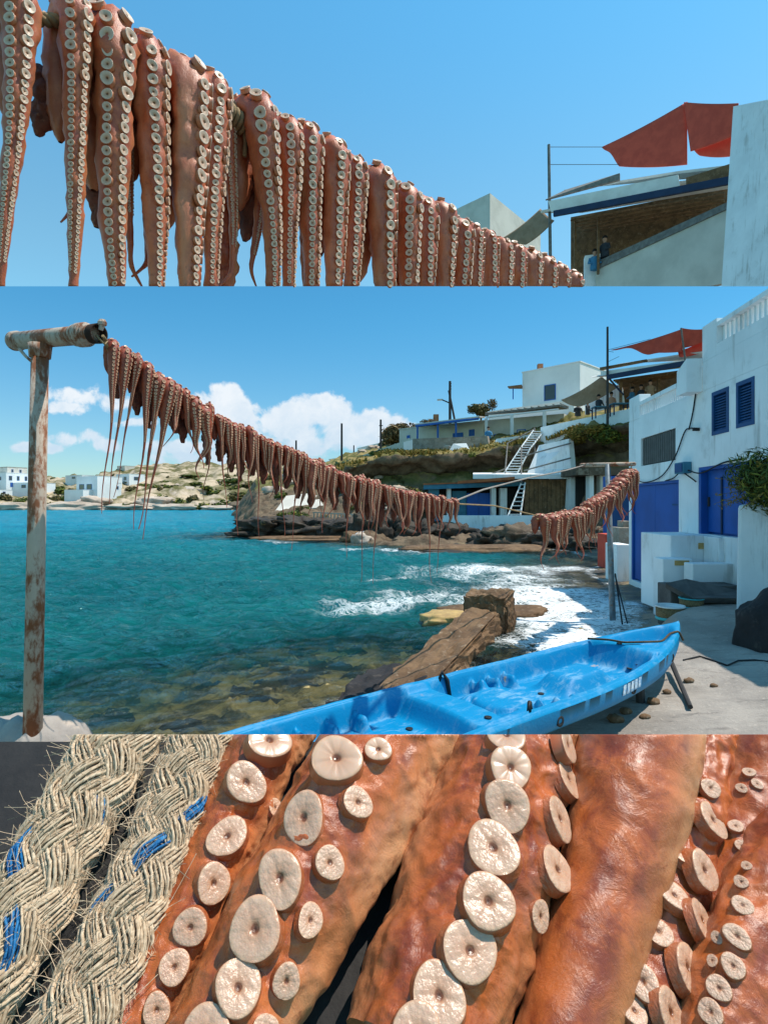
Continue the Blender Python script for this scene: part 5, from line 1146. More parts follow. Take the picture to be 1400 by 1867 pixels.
org = V(1210, 470, 16.5); t = empty('balustrade_wall', org, 'pale raked terrace wall below the restaurant in the upper picture', 'wall')
upq('wall', None, [(1085,560,18.5),(1328,515,14.6),(1326,380,14.6),(1085,492,18.5)], -0.3, M['cream'], None, t, org)
upq('coping', None, [(1085,492,18.45),(1326,380,14.55),(1326,368,14.55),(1085,478,18.45)], -0.45, M['wood_grey'], None, t, org)
upq('pier', None, [(1066,560,18.7),(1096,560,18.6),(1096,462,18.6),(1066,466,18.7)], -0.5, M['white'], None, t, org)
sail('red_sail', 'large red shade sail stretched to a point over the upper picture restaurant', [(1096,268,19),(1252,185,17),(1252,300,17),(1128,303,18.5)], 0.14, M['red_sail'], folds=0.26)
sail('red_sail', 'pale red shade sail meeting the grey wall in the upper picture', [(1246,186,17),(1345,188,15.5),(1345,244,15.6),(1258,276,16.8)], 0.08, M['red_sail'])
sail('shade_cloth', 'dark red shade cloth tucked against the grey wall in the upper picture', [(1262,270,16.9),(1340,240,16),(1340,284,16.1),(1275,284,16.8)], 0.12, M['red_sail'])
org = V(1003, 470, 18.6); t = empty('flag_pole', org, 'grey pole left of the restaurant roof in the upper picture', 'pole'); b = MB(); b.tube([V(1004,560,18.6)-org, V(1000,264,18.6)-org], [0.10,0.085], 10); cut_edge(b.build('pole', M['wood_grey'], t))
for q in ((1002,268,18.6,1100,268,19),(1003,300,18.6,1135,300,18.5)): bar(*q, 0.015, 'guy_line', M['thin_line'], t, org, False)
org = V(1150, 400, 17.5); t = empty('pergola', org, 'restaurant pergola with striped white roof in the upper picture', 'pergola')
slabp('upper_roof', [(1028,346,18.8),(1235,312,16.5),(1335,300,15.4),(1335,318,17),(1120,330,20)], 0.12, M['roof_edge'], t, org)
slabp('upper_edge', [(995,366,18.4),(1130,330,17.2),(1130,318,17.2),(1032,348,18.4)], 0.15, M['wood_grey'], t, org)
slabp('lower_roof', [(985,384,18.6),(1240,330,16.2),(1335,318,15.2),(1335,338,17),(1060,384,20)], 0.14, M['roof_edge'], t, org)
slabp('fascia_edge', [(1006,388,18.3),(1240,344,16.1),(1236,320,16.1),(1000,368,18.3)], 0.12, M['roof_edge'], t, org)
slabp('fascia', [(1010,396,18.1),(1338,336,15.0),(1338,322,15.0),(1010,386,18.1)], 0.15, M['navy'], t, org)
slabp('wood_edge', [(1250,340,16),(1338,318,15.1),(1338,296,15.1),(1250,324,16)], -0.15, M['wood'], t, org)
for k in range(6): bar(1040+k*6, 402+k*5, 18.5+k*0.4, 1320, 352+k*7, 15.6+k*0.4, 0.06, 'rafter', M['wood'], t, org)
cut_edge(slabp('back_wall', [(1040,560,20.5),(1330,470,17.5),(1330,340,17.5),(1040,396,20.5)], -0.2, M['wood'], t, org))
for px, py, py1, Y in ((1048,398,520,18.8),(1090,392,500,18.2)): bar(px, py, Y, px, py1, Y, 0.08, 'post', M['wood'], t, org)
b_ = sail('awning', 'tan awning left of the pergola in the upper picture', [(915,434,20),(985,380,19.5),(1010,402,19),(958,446,19.6)], 0.2, M['tan_sail'], cat='awning')
org = V(880, 470, 26); t = empty('house', org, 'pale flat roofed house behind the arms in the upper picture', 'house')
hb = V(893,470,26)-org; hl = V(770,470,29)-org-hb; hl.z = 0; hr_ = V(985,470,30)-org-hb; hr_.z = 0; hz = V(893,352,26).z-V(893,560,26).z
b = MB(); b.obox(hb+Vector((0,0,V(893,560,26).z-org.z-hb.z)), hl, hr_, (0,0,hz)); cut_edge(b.build('wall', M['cream'], t))
for k, (px, py, Y, sh, lb) in enumerate([(1102,446,18.2,'cloth_dark','diner in dark clothes under the pergola in the upper picture'),(1084,470,18.4,'cloth_blue','diner in blue at the left end of the terrace wall in the upper picture')]):
    person(V(px, py+20, Y)-Vector((0,0,0.1)), 1.25, lb, sh, rz=k*0.8-1)
V = V0

# ------------------------------------------------------------------ octopus arms
def frames(P, hint):
    """tangent, outward (sucker) direction and side direction along a path"""
    T = np.gradient(P, axis=0); T /= np.linalg.norm(T, axis=1)[:, None]
    N = hint-(hint*T).sum(1)[:, None]*T; N /= np.linalg.norm(N, axis=1)[:, None]+1e-9
    return T, N, np.cross(T, N)
def arm_mesh(name, P, rad, hint, ring=16, rough=0.05, seed=0, flat=0.92, wr=0.0, fr=1.0):
    T, N, B_ = frames(P, hint); a = np.linspace(0, 2*math.pi, ring, endpoint=False)
    ca, sa = np.cos(a), np.sin(a)
    prof = 1.0+0.06*np.cos(3*a)-0.05*sst(ca, 0.5, 1.0)
    off = (N[:, None, :]*(ca*prof*flat)[None, :, None]+B_[:, None, :]*(sa*prof)[None, :, None])*rad[:, None, None]
    Vt = (P[:, None, :]+off).reshape(-1, 3); nr = off.reshape(-1, 3); nr = nr/(np.linalg.norm(nr, axis=1)[:, None]+1e-9)
    R_ = np.repeat(rad, ring)
    k = fbm(Vt/np.maximum(R_.max(), 1e-3)*1.1*fr+seed*5.7, 4, 0.55)*rough*R_
    if wr > 0: k = k-np.abs(perlin(Vt/np.max(rad)*np.array([3.2, 3.2, 2.0])*fr+seed))*wr*R_
    Vt = Vt+nr*k[:, None]
    ang = np.tile(np.abs(((a+math.pi) % (2*math.pi))-math.pi)/math.pi, len(P))
    f = grid_faces(len(P), ring, wrap=True)
    return mesh_np(name, Vt, f, attrs={'ang': ang}), (T, N, B_)
def sucker_mesh(name, seed, seg=14, hi=False):
    """cup with a flared rim, dished face and a pit; 'prof' runs 0 at the base to 1 in the pit"""
    pr = [(1.12,-0.25,0.0),(0.98,0.12,0.15),(0.93,0.30,0.28),(1.02,0.42,0.38),(1.0,0.50,0.43),(0.92,0.49,0.48),(0.62,0.43,0.6),(0.26,0.40,0.78),(0.20,0.36,0.86),(0.13,0.22,0.93),(0.02,0.18,1.0)]
    if hi: pr = [(1.16,-0.50,0.0),(1.10,-0.22,0.04),(1.05,0.00,0.09),(1.03,0.14,0.15),(1.015,0.24,0.22),(1.03,0.31,0.29),(1.035,0.355,0.35),(1.0,0.40,0.40),(0.93,0.425,0.45),(0.82,0.435,0.50),(0.66,0.43,0.56),(0.48,0.415,0.63),(0.31,0.385,0.72),(0.22,0.345,0.80),(0.165,0.29,0.86),(0.11,0.24,0.92),(0.02,0.22,1.0)]
    vs = []; at = []; r_ = np.random.default_rng(seed); ph = r_.uniform(0, 6.28, 5)
    for (r, z, p) in pr:
        for k in range(seg):
            a = 2*math.pi*k/seg; w_ = 1+0.06*math.sin(2*a+ph[0])+0.035*math.sin(3*a+ph[1]); zz_ = z
            if hi and 0.36 < p < 0.80:
                g_ = abs(math.sin(7*a*0.5+ph[2]))**14*0.5+abs(math.sin(4.5*a*0.5+ph[3]))**18; zz_ -= 0.040*g_*min(1, r*1.6)
                zz_ += 0.03*math.sin(a+ph[4])
            if hi and 0.35 < p < 0.5: w_ += 0.007*math.sin(13*a+ph[2])+0.006*math.sin(21*a+ph[3])
            vs.append((r*w_*math.cos(a), r*w_*math.sin(a), zz_)); at.append(p)
    return mesh_np(name, vs, grid_faces(len(pr), seg, wrap=True)[:, ::-1], attrs={'prof': at})
SK = [sucker_mesh('sucker', k) for k in range(4)]
for m_ in SK: m_.materials.append(M['sucker'])
SKH = [sucker_mesh('sucker', 10+k, 56, True) for k in range(6)]
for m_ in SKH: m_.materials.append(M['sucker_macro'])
def basis(n, t):
    z = Vector(n).normalized(); x = Vector(t)-z*Vector(t).dot(z); x.normalize(); y = z.cross(x)
    return Matrix((x, y, z)).transposed()
def sucker_rows(P, rad, fr, s0, frac=0.30, beta=24, gap=2.05, rmin=0.0016, jitter=0.08, seed=0):
    """places for a double row of suckers: (position, normal, tangent, radius)"""
    T, N, B_ = fr; S = np.concatenate([[0], np.cumsum(np.linalg.norm(np.diff(P, axis=0), axis=1))]); out_ = []; rs = random.Random(seed)
    s = s0; k = 0
    while s < S[-1]*0.985:
        p = np.array([np.interp(s, S, P[:, j]) for j in range(3)]); r = float(np.interp(s, S, rad)); i = int(np.clip(np.searchsorted(S, s), 0, len(S)-1))
        rs_ = r*frac*rs.uniform(1-jitter, 1+jitter)
        if rs_ < rmin: break
        b = R(beta*(1 if k % 2 else -1)); d = N[i]*math.cos(b)+B_[i]*math.sin(b)
        out_.append((p+d*r*0.90, d, T[i], rs_)); s += rs_*gap*0.5*1.12; k += 1
    return out_
def joined_suckers(name, rows, src, m, parent):
    """all the small suckers of one arm as one mesh"""
    co_ = np.array([v.co[:] for v in src.vertices]); fc = np.array([p.vertices[:] for p in src.polygons]); at = np.zeros(len(co_), np.float32); src.attributes['prof'].data.foreach_get('value', at)
    V_, F_, A_ = [], [], []
    for i, (p, d, t, r) in enumerate(rows):
        Mx = np.array(basis(d, t)); V_.append((co_*r)@Mx.T+p); F_.append(fc+i*len(co_)); A_.append(at)
    if not V_: return None
    me = mesh_np(name, np.concatenate(V_), np.concatenate(F_), attrs={'prof': np.concatenate(A_)})
    if parent is None: me.materials.append(m); return me
    o = link_mesh(name, me, m, parent); o['kind'] = 'stuff'; return o
SKL = sucker_mesh('sucker_small', 3, 8)
def drape_path(o, r, Rr, top_r, back_len, front_len, drift=0.0, bend=0.0, n=54, swing=0.0, seed=0):
    """arm slung over a line at the origin: up the back, over, and down the front. o points out towards the viewer, r along the line"""
    rs = np.random.default_rng(seed); q = []
    arc = math.pi*Rr; L = back_len+arc+front_len; ss = np.linspace(0, L, n)
    for s in ss:
        if s < back_len: q.append((-Rr, -(back_len-s), 0))
        elif s < back_len+arc: a = (s-back_len)/Rr; q.append((-Rr*math.cos(a), Rr*math.sin(a), 0))
        else:
            d = s-back_len-arc; f = d/front_len; q.append((Rr*(1-0.35*f)+swing*f*f*front_len, -d, drift*f+bend*math.sin(f*math.pi*1.3)*f))
    q = np.array(q); P = q[:, :1]*np.array(o)[None]+q[:, 1:2]*np.array([0, 0, 1.0])[None]+q[:, 2:3]*np.array(r)[None]
    f = np.clip((ss-back_len-arc*0.4)/(front_len+arc*0.6), 0, 1); b_ = np.clip(1-ss/(back_len+arc*0.4+1e-6), 0, 1)
    return P, ss, f, b_

# ---- upper picture: arms on the near line
UO = [(25,-22),(125,-12),(190,22),(255,66),(325,106),(376,132),(455,170),(512,214),(546,226),(592,250),(632,280),(676,298),(726,334),(757,356),(792,366),(826,396),(852,406),(880,418),(905,432),(930,442),(957,452),(985,464),(1010,478),(1036,492)]
def UYd(px): return 1.0/(1/1.05+(1/3.75-1/1.05)*(px+20)/1070.0)
u0, u1 = V(0, -60, UYd(0)), V(1060, 515, UYd(1060)); ur = Vector((u1.x-u0.x, u1.y-u0.y, 0)).normalized(); uo = Vector((ur.y, -ur.x, 0))
#      px: width, bottom px, sucker turn (deg from facing out, + towards the far end), visible length px
UW = [62,60,84,72,82,60,66,50,54,58,48,60,52,48,48,44,36,34,34,32,34,34,32,32]
UB = [-2,122,212,278,332,362,505,528,562,592,626,684,728,768,792,826,852,884,908,932,960,986,1012,1036]
UT = [-26,-18,-14,4,34,14,-14,-18,-4,8,-10,6,-22,-6,14,-8,4,-10,10,-4,6,0,8,2]
UL = [520,560,580,560,600,520,400,420,470,430,420,430,420,380,380,350,340,330,320,310,300,290,280,270]
UGRP = 'octopus arms on the upper line'
def topz(px, py, Y): return V(px, py, Y)
upper_arms = []
for i, (px, py) in enumerate(UO):
    Y = UYd(px); wd_ = UW[i]/F*Y*0.5; rope_r = 0.012; Rr = wd_*0.72+rope_r
    org = V(px, py, Y)-Vector((0, 0, Rr+wd_)); Lf = UL[i]/F*Y*1.1; bl = Lf*(0.28+0.1*((i*7) % 5)/5)
    dr = (UB[i]-px)/F*Y
    P, ss, f, b_ = drape_path(uo, ur, Rr, wd_, bl, Lf, drift=dr, bend=0.55*wd_*math.sin(i*2.4), n=72, seed=i)
    rad = wd_*(1-0.22*b_)*np.clip((1-b_)/0.28+0.02, 0, 1)**0.5*np.clip(1.03-0.98*f**1.02, 0.05, 1)*(1+0.05*np.sin(f*11+i))
    tw = R(UT[i]); hint = P*0
    nrm = np.stack([np.array(uo)]*len(P)); T0 = np.gradient(P, axis=0); T0 /= np.linalg.norm(T0, axis=1)[:, None]
    side = np.array(ur); outn = np.cross(T0, side); outn /= np.linalg.norm(outn, axis=1)[:, None]
    sgn = np.sign((outn[-5]*np.array(uo)).sum()); outn = outn*sgn
    # turn the sucker side along the line, easing towards straight up over the rope
    twv = tw+0.42*np.sin(f*3.4+i*1.9)*f; hint = outn*np.cos(twv)[:, None]+side*np.sin(twv)[:, None]
    P = P+np.array(ur)*(0.16*wd_*np.sin(f*6.5+i*2.1)*f)[:, None]+np.array(uo)*(0.22*wd_*np.sin(f*5.0+i)*f)[:, None]
    me, fr = arm_mesh('octopus_arm', P, rad, hint, ring=28, rough=0.20, seed=i+1, wr=0.10)
    arm = link_mesh('octopus_arm', me, M['arm'], None, org)
    cut_edge(arm); upper_arms.append(arm)
    S_ = sucker_rows(P, rad, fr, bl+0.15*Rr, frac=0.295 if i < 13 else 0.29, beta=29, gap=2.0, rmin=0.0024 if i < 13 else 0.003, jitter=0.2, seed=i)
    keep = [q for q in S_ if (org.z+q[0][2]-q[3]*0.4-H)-EDGE*(org.y+q[0][1]) > 0]
    if i < 13:
        for j, (p, d, t, r) in enumerate(keep):
            if r/Y*F*2 > 7.5:
                o = link_mesh('sucker', SK[j % 4], None, arm, p); o.rotation_euler = basis(d, t).to_euler(); o.scale = (r, r, r)
        keep = [q for q in keep if q[3]/Y*F*2 <= 7.5]
    if keep: joined_suckers('suckers', keep, SKL, M['sucker'], arm)
BODIES_U = []
extra_arms = []
for i, (px, py, w_, L_, dr_, tw_) in enumerate([(158,40,44,400,-14,-10),(226,66,42,480,30,10),(292,112,44,430,-20,-20),(352,150,40,430,20,5),(425,196,36,350,16,-15),(486,214,40,330,-14,10),(566,262,36,330,12,-10),(655,312,38,260,-12,0),(702,338,36,260,10,10),(742,366,34,230,-8,-10),(810,398,32,200,8,5)]):
    Y = UYd(px); wd_ = w_/F*Y*0.5; org = V(px, py, Y)+Vector((-uo.x, -uo.y, 0))*wd_*1.5; Lf = L_/F*Y
    P, ss, f, b_ = drape_path(uo, ur, wd_*0.7, wd_, Lf*0.2, Lf, drift=dr_/F*Y, bend=0.6*wd_*math.sin(i*1.7), n=60, seed=50+i)
    P = P+np.array(ur)*(0.30*wd_*np.sin(f*7+i)*f)[:, None]+np.array([0,0,1.0])*(np.clip(f-0.86, 0, 1)*0.5*Lf)[:, None]+np.array(ur)*(np.clip(f-0.84, 0, 1)**1.2*0.55*Lf*(1 if i % 2 else -1))[:, None]
    rad = wd_*np.clip((1-b_)/0.28+0.02, 0, 1)**0.5*np.clip(1.02-0.95*f, 0.06, 1)
    T0 = np.gradient(P, axis=0); T0 /= np.linalg.norm(T0, axis=1)[:, None]; outn = np.cross(T0, np.array(ur)); outn /= np.linalg.norm(outn, axis=1)[:, None]; outn *= np.sign((outn[-12]*np.array(uo)).sum())
    me, fr = arm_mesh('octopus_arm', P, rad, outn*math.cos(R(tw_))+np.array(ur)*math.sin(R(tw_)), ring=24, rough=0.2, seed=70+i, wr=0.12)
    arm = link_mesh('octopus_arm', me, M['arm'], None, org); cut_edge(arm); extra_arms.append(arm)
    keep = [q for q in sucker_rows(P, rad, fr, Lf*0.2, frac=0.29, beta=29, gap=2.0, rmin=0.0024, jitter=0.2, seed=90+i) if (org.z+q[0][2]-q[3]*0.4-H)-EDGE*(org.y+q[0][1]) > 0]
    joined_suckers('suckers', keep, SKL, M['sucker'], arm)
# the line itself: tan three strand cord, bare between the sixth and seventh arm
pts = [V(px, py, UYd(px))-Vector((0,0,(UW[i]/F*UYd(px)*0.5)*1.72)) for i, (px, py) in enumerate(UO)]
pts = [V(-160,-120,UYd(-160)), *pts, V(1062,520,UYd(1062))]
rp = empty('line', pts[4], 'tan twisted cord carrying the octopus arms across the upper picture', 'rope')
def resamp(pts, step):
    A = np.array([p[:] for p in pts]); S = np.concatenate([[0], np.cumsum(np.linalg.norm(np.diff(A, axis=0), axis=1))]); q = np.arange(0, S[-1], step); return np.stack([np.interp(q, S, A[:, j]) for j in range(3)], 1), q
def twisted(name, pts, r_core, r_str, nstr, pitch, step, m, parent, org, seg=7):
    A, q = resamp(pts, step); T, N, B_ = frames(A, np.tile(np.array([0.2, -0.3, 1.0]), (len(A), 1)))
    for k in range(nstr):
        a = 2*math.pi*(q/pitch+k/nstr); C_ = A+(N*np.cos(a)[:, None]+B_*np.sin(a)[:, None])*r_core-np.array(org)
        b = MB(); b.tube([Vector(c) for c in C_], r_str, seg); b.build(name, m, parent, smooth=True)
twisted('strand', pts, 0.0065, 0.0072, 3, 0.055, 0.007, M['rope'], rp, pts[4])
# cord wrapped and knotted at the bare stretch, with a loose end
a, c = V(402,192,UYd(402)), V(446,232,UYd(446)); wl = []
for k in range(90):
    f = k/89; p = a.lerp(c, f); t_ = (c-a).normalized(); n1_ = t_.orthogonal().normalized(); n2_ = t_.cross(n1_); an = f*2*math.pi*6; wl.append(p+(n1_*math.cos(an)+n2_*math.sin(an))*0.021)
wl += [V(446,236,UYd(446)), V(448,262,UYd(448)), V(446,285,UYd(446))]
b = MB(); b.tube(wl, 0.0065, 7); abuild(b, 'lashing', M['rope'], wl[0], 'tan cord lashing wound round the bare stretch of the upper line', 'rope', smooth=True)
# dark mantles and webs hanging behind the arms
for k, (px, py0, py1, w_, lb) in enumerate([(70,120,248,62,'dark shrivelled octopus body hanging between the two leftmost upper arms'),(178,230,415,80,'dark brown octopus body bulging behind the broad third arm'),(275,150,400,50,'dark octopus body behind the fourth upper arm'),(448,215,440,52,'dark wrinkled octopus body hanging behind the hooked arm'),
    (406,238,560,46,'smooth flat strip of octopus flesh hanging below the bare rope'),(700,330,500,60,'dark octopus body in the gap right of the middle upper arm'),(585,300,470,34,'dark octopus flesh behind the middle of the upper line'),(820,410,520,40,'dark octopus flesh behind the packed arms of the upper line')]):
    Y = UYd(px)*1.06; A = V(px-4, py0, Y); n = 34; L = (py1-py0)/F*Y; z = np.linspace(0, 1, n); w0 = w_/F*Y*0.5
    P = np.stack([0.02*np.sin(z*3), 0*z, -z*L], 1)
    prof = (np.clip(np.sin(z*math.pi*0.92+0.22), 0.02, 1)**0.6 if k != 4 else 1-0.15*z)*(0.75+0.35*z)
    rad = w0*np.clip(prof, 0.05, 2)
    me, fr = arm_mesh('octopus_body', P, rad, np.tile(np.array([0, -1.0, 0]), (n, 1)), ring=26, rough=0.34, seed=40+k, flat=0.7, wr=0.22)
    o = link_mesh('octopus_body', me, M['body'] if k != 4 else M['arm'], None, A); cut_edge(o); BODIES_U.append(o)

def octopus(objs, label, group):
    """one animal: the arms and the mantle that hang together become its parts"""
    c = objs[0].location.copy(); t = empty('octopus', c, label, 'octopus', group)
    for o in objs: o.parent = t; o.location = o.location-c
    return t
XA = {1:(0,),2:(1,2),4:(3,),6:(4,5),8:(6,),11:(7,8),14:(9,10)}
for arms, bods, lb in [((0,),(0,),'octopus at the left picture edge of the upper line, one thick arm showing'),
    ((1,),(),'octopus second from the left on the upper line, its arm thinning to a straight point'),
    ((2,3),(1,),'octopus with the broadest arm and largest suckers on the upper line'),
    ((4,5),(2,),'octopus with a smooth fat arm just left of the bare lashed rope'),
    ((6,7),(3,4),'octopus with a dark wrinkled body hanging just right of the bare lashed rope'),
    ((8,9,10),(6,),'octopus of three slim even arms left of the middle of the upper picture'),
    ((11,12,13),(5,),'octopus of three arms in the middle of the upper picture, left of the tan house'),
    ((14,15,16,17),(7,),'octopus of four close packed arms in front of the tan house'),
    ((18,19,20,21,22,23),(),'small packed octopus at the low far end of the upper line')]:
    octopus([upper_arms[k] for k in arms]+[extra_arms[k] for k in XA.get(arms[0], ())]+[BODIES_U[k] for k in bods], lb, 'octopuses on the upper line')

# ---- middle picture: the long line from the pipe post to the steel pole
MT = [(196,622),(200,618),(240,640),(285,674),(320,698),(355,722),(400,754),(450,780),(500,802),(550,826),(600,846),(650,866),(700,881),(760,896),(818,904),(900,924),(985,938),(1012,936),(1040,931),(1062,922),(1085,908),(1105,893),(1125,874),(1150,850)]
mx = [p[0] for p in MT]; my = [p[1] for p in MT]
def MYd(px): return 1.0/(1/3.1+(1/8.9-1/3.1)*(px-187)/963.0)
def mline(px): return V(px, float(np.interp(px, mx, my)), MYd(px))
m0, m1 = mline(196), mline(1150); mr = Vector((m1.x-m0.x, m1.y-m0.y, 0)).normalized(); mo = Vector((mr.y, -mr.x, 0))
# a set of dried arms to copy: different curls, turns and tails
VAR = []
for k in range(14):
    rs = random.Random(100+k); Rm = 0.046; tail = rs.uniform(0.2, 0.55) if k < 8 else rs.uniform(0.35, 0.8)
    fl = 0.36+0.30*tail if k < 11 else 0.95
    P, ss, f, b_ = drape_path(mo, mr, Rm*0.8+0.006, Rm, rs.uniform(0.10, 0.22), fl, drift=rs.uniform(-0.09, 0.06) if k < 11 else -0.05, bend=rs.uniform(-0.06, 0.06) if k < 11 else 0.02, n=46, swing=rs.uniform(-0.02, 0.05), seed=k)
    body_f = rs.uniform(0.24, 0.36)/fl
    rad = Rm*(1-0.3*b_)*np.clip((1-b_)/0.3+0.02, 0, 1)**0.5*np.where(f < body_f, 1-0.66*(f/body_f)**rs.uniform(0.9, 1.7), 0.34*np.clip(1-(f-body_f)/(1-body_f), 0, 1)**0.8*np.exp(-2.2*np.clip(f-body_f, 0, 1)/(1-body_f+1e-6))+0.05)*(1+0.07*np.sin(f*13+k))
    T0 = np.gradient(P, axis=0); T0 /= np.linalg.norm(T0, axis=1)[:, None]; outn = np.cross(T0, np.array(mr)); outn /= np.linalg.norm(outn, axis=1)[:, None]; outn *= np.sign((outn[-8]*np.array(mo)).sum())
    tw = R(rs.uniform(-30, 34)); hint = outn*math.cos(tw)+np.array(mr)*math.sin(tw)
    # thin tails wander
    wob = np.clip(f-body_f*0.6, 0, 1)[:, None]*np.stack([np.sin(f*8+k), 0.6*np.cos(f*7+k*2), 0*f], 1)*(0.085 if k < 11 else 0.02); P = P+wob
    me, fr = arm_mesh('octopus_arm', P, rad, hint, ring=14, rough=0.14, seed=k+20, wr=0.10)
    me.materials.append(M['arm_dry'])
    rows = sucker_rows(P, rad, fr, ss[np.argmax(f > 0)]*0.75, frac=0.26, beta=26, gap=2.1, rmin=0.0022, seed=k)
    VAR.append((me, joined_suckers('suckers', rows, SKL, M['sucker_dry'], None)))
xs_ = [204,226,247,266,284,304,322,337,353,368]                # the roomy left end, then ever tighter
x = 368
_rx = random.Random(5)
while x < 816: x += (11.6*MYd(560)/MYd(x)*1.02 if x > 480 else 12.0)*_rx.uniform(0.65, 1.35); xs_.append(x)
xr = [985,1001,1009,1020,1029,1037,1046,1055,1062,1070,1078,1086,1093,1101,1108,1115,1122,1129,1136,1141,1147]
mid_arms = []; mid_bod = []
rs = random.Random(77)
for i, px in enumerate(xs_+xr):
    right = i >= len(xs_); p = mline(px); k = (i*5+rs.randrange(3)) % 14
    if i < 6: k = [11,12,13,11,13,12][i]
    if right: k = rs.randrange(0, 7)
    Y = p.y; sc_ = 1.0
    wpx = [27,26,24,26,27,27][i] if i < 6 else (23 if i < 10 else 19.5*MYd(400)/Y if not right else 12.5)
    sc_ = (wpx/F*Y/2)/0.046*rs.uniform(0.78, 1.22)
    zs = 1.0*rs.uniform(0.85, 1.2)
    if i < 6: zs = [1.0,0.92,0.86,1.0,0.95,1.0][i]*0.82/0.95/sc_*1.1
    elif not right: zs = (0.62 if px < 560 else 0.56)/0.76/sc_*rs.uniform(0.65, 1.15)
    else: zs = 0.52/0.50/sc_*rs.uniform(0.85, 1.15)
    me, sm_ = VAR[k]
    a = bpy.data.objects.new('octopus_arm', me); col.objects.link(a); a.location = p-Vector((0,0,0.046*1.8*sc_)); a.scale = (sc_, sc_, sc_*zs); a.rotation_euler = (rs.uniform(-0.05, 0.05), rs.uniform(-0.10, 0.10), rs.uniform(-0.3, 0.3)) if i > 5 else (0, [0.02,0.07,0.13,0.04,0.08,0.13][i], 0)
    if right: a.scale = (sc_*1.5, sc_*1.4, sc_*zs*1.02)
    mid_arms.append((px, a))
    s_ = bpy.data.objects.new('suckers', sm_); col.objects.link(s_); s_.parent = a; s_['kind'] = 'stuff'
# dark mantles behind the packed arms
bodv = []
for k in range(3):
    n = 22; z = np.linspace(0, 1, n); P = np.stack([0.01*np.sin(z*4+k), 0*z, -z*0.26], 1); rad = 0.05*np.clip(np.sin(z*2.75+0.25)**0.7, 0.08, 1)
    me, fr = arm_mesh('octopus_body', P, rad, np.tile(np.array([0,-1.0,0]), (n,1)), ring=16, rough=0.4, seed=80+k, flat=0.7, wr=0.25); me.materials.append(M['body']); bodv.append(me)
for i, px in enumerate([212,250,270,318,330,378,402,425,440,462,480,505,525,548,570,592,612,635,655,676,700,722,745,768,792,1012,1035,1060,1085,1106,1128]):
    p = mline(px)+Vector((-0.03*mo.x, 0.07, -0.07)); o = link_mesh('octopus_body', bodv[i % 3], None, None, p); Y = p.y; q = 0.9 if px < 900 else 0.75; o.scale = (q, q, q*(1.0+0.15*(i % 3))); o.rotation_euler = (0, 0, i)
    mid_bod.append((px, o))
ML = ['octopus right beside the pipe mouth, three arms with tails joined in a point','second octopus from the pipe post, three fat arms hanging clear against the sky','third octopus from the pipe post, its arms hiding the left edge of the tall cloud',
      'fourth octopus from the pipe post, in front of the tall left cloud','fifth octopus from the pipe post, in front of the low cloud','octopus on the long line just before the big middle cloud','octopus on the long line below the big middle cloud',
      'octopus on the long line in front of the promontory tip','octopus on the long line above the dark promontory rocks','octopus on the long line below the thin short pole','octopus on the long line in front of the cream picket railing','octopus on the long line above the seagull',
      'octopus on the long line left of the dark cliff shade','octopus on the long line in front of the dark cliff foot','octopus third from the low end of the long line','octopus second from the low end of the long line','octopus at the low end of the long line where the rope runs bare','last arms of the long line']
nl = len(xs_); cl = [[0,1,2],[3,4,5],[6,7,8,9]]+[list(range(k, min(k+4, nl))) for k in range(10, nl, 4)]
if len(cl[-1]) < 3: cl[-2] += cl.pop()
cr = [[0,1,2,3],[4,5,6,7,8],[9,10,11,12],[13,14,15,16],[17,18,19,20]]
RL = ['curled octopus at the drooping left end of the short row','octopus second from the drooping left end of the short row','octopus in the middle of the short row left of the steel pole','octopus hanging in front of the steel pole','octopus tied up under the right end of the steel pole crossbar']
used_b = set()
for j, c in enumerate(cl+[[nl+k for k in q] for q in cr]):
    lo, hi = mid_arms[c[0]][0]-8, mid_arms[c[-1]][0]+8; bs = [o for k, (x, o) in enumerate(mid_bod) if lo <= x <= hi and k not in used_b]
    used_b |= {k for k, (x, o) in enumerate(mid_bod) if lo <= x <= hi}
    r_side = j >= len(cl); q = j if not r_side else j-len(cl)
    lab = RL[q] if r_side else (ML[q] if q < len(cl)-3 else ML[14+q-(len(cl)-3)])
    octopus([mid_arms[k][1] for k in c]+bs, lab, 'octopuses by the steel pole' if r_side else 'octopuses on the long line')
for k, (x, o) in enumerate(mid_bod):
    if k not in used_b: bpy.data.objects.remove(o)
def rope_run(pts, r, label, name='line', m='rope'):
    b = MB(); b.tube(pts, r, 7); return abuild(b, name, M[m], pts[0], label, 'rope')
lp = [V(188,612,3.02)]+[mline(px)-Vector((0,0,0.075)) for px in list(range(200, 818, 18))+[818]]
rope_run(lp, 0.009, 'tan cord of the long octopus line from the pipe post')
rope_run([lp[-1]+Vector((0,0,0.0)), V(900,922,MYd(900)), V(978,940,MYd(978))], 0.008, 'bare orange cord between the two rows of octopus arms')
rope_run([mline(px)-Vector((0,0,0.06)) for px in range(978, 1150, 8)]+[V(1151,850,8.85)], 0.008, 'cord carrying the short octopus row up to the crossbar')
rope_run([lp[-1], V(880,893,6.2), V(960,872,7.4), V(1030,858,8.6), V(1062,849,9.1)], 0.010, 'bare tan rope from the steel pole crossbar to the end of the long row', m='concrete')
b = MB(); b.tube([V(176,612,3.03), V(184,620,3.02), V(192,628,3.02), V(196,622,3.05), V(190,614,3.02)], 0.006, 7); abuild(b, 'knot', M['rope'], V(186,618,3.02), 'cord loop tying the long line to the pipe mouth', 'rope')

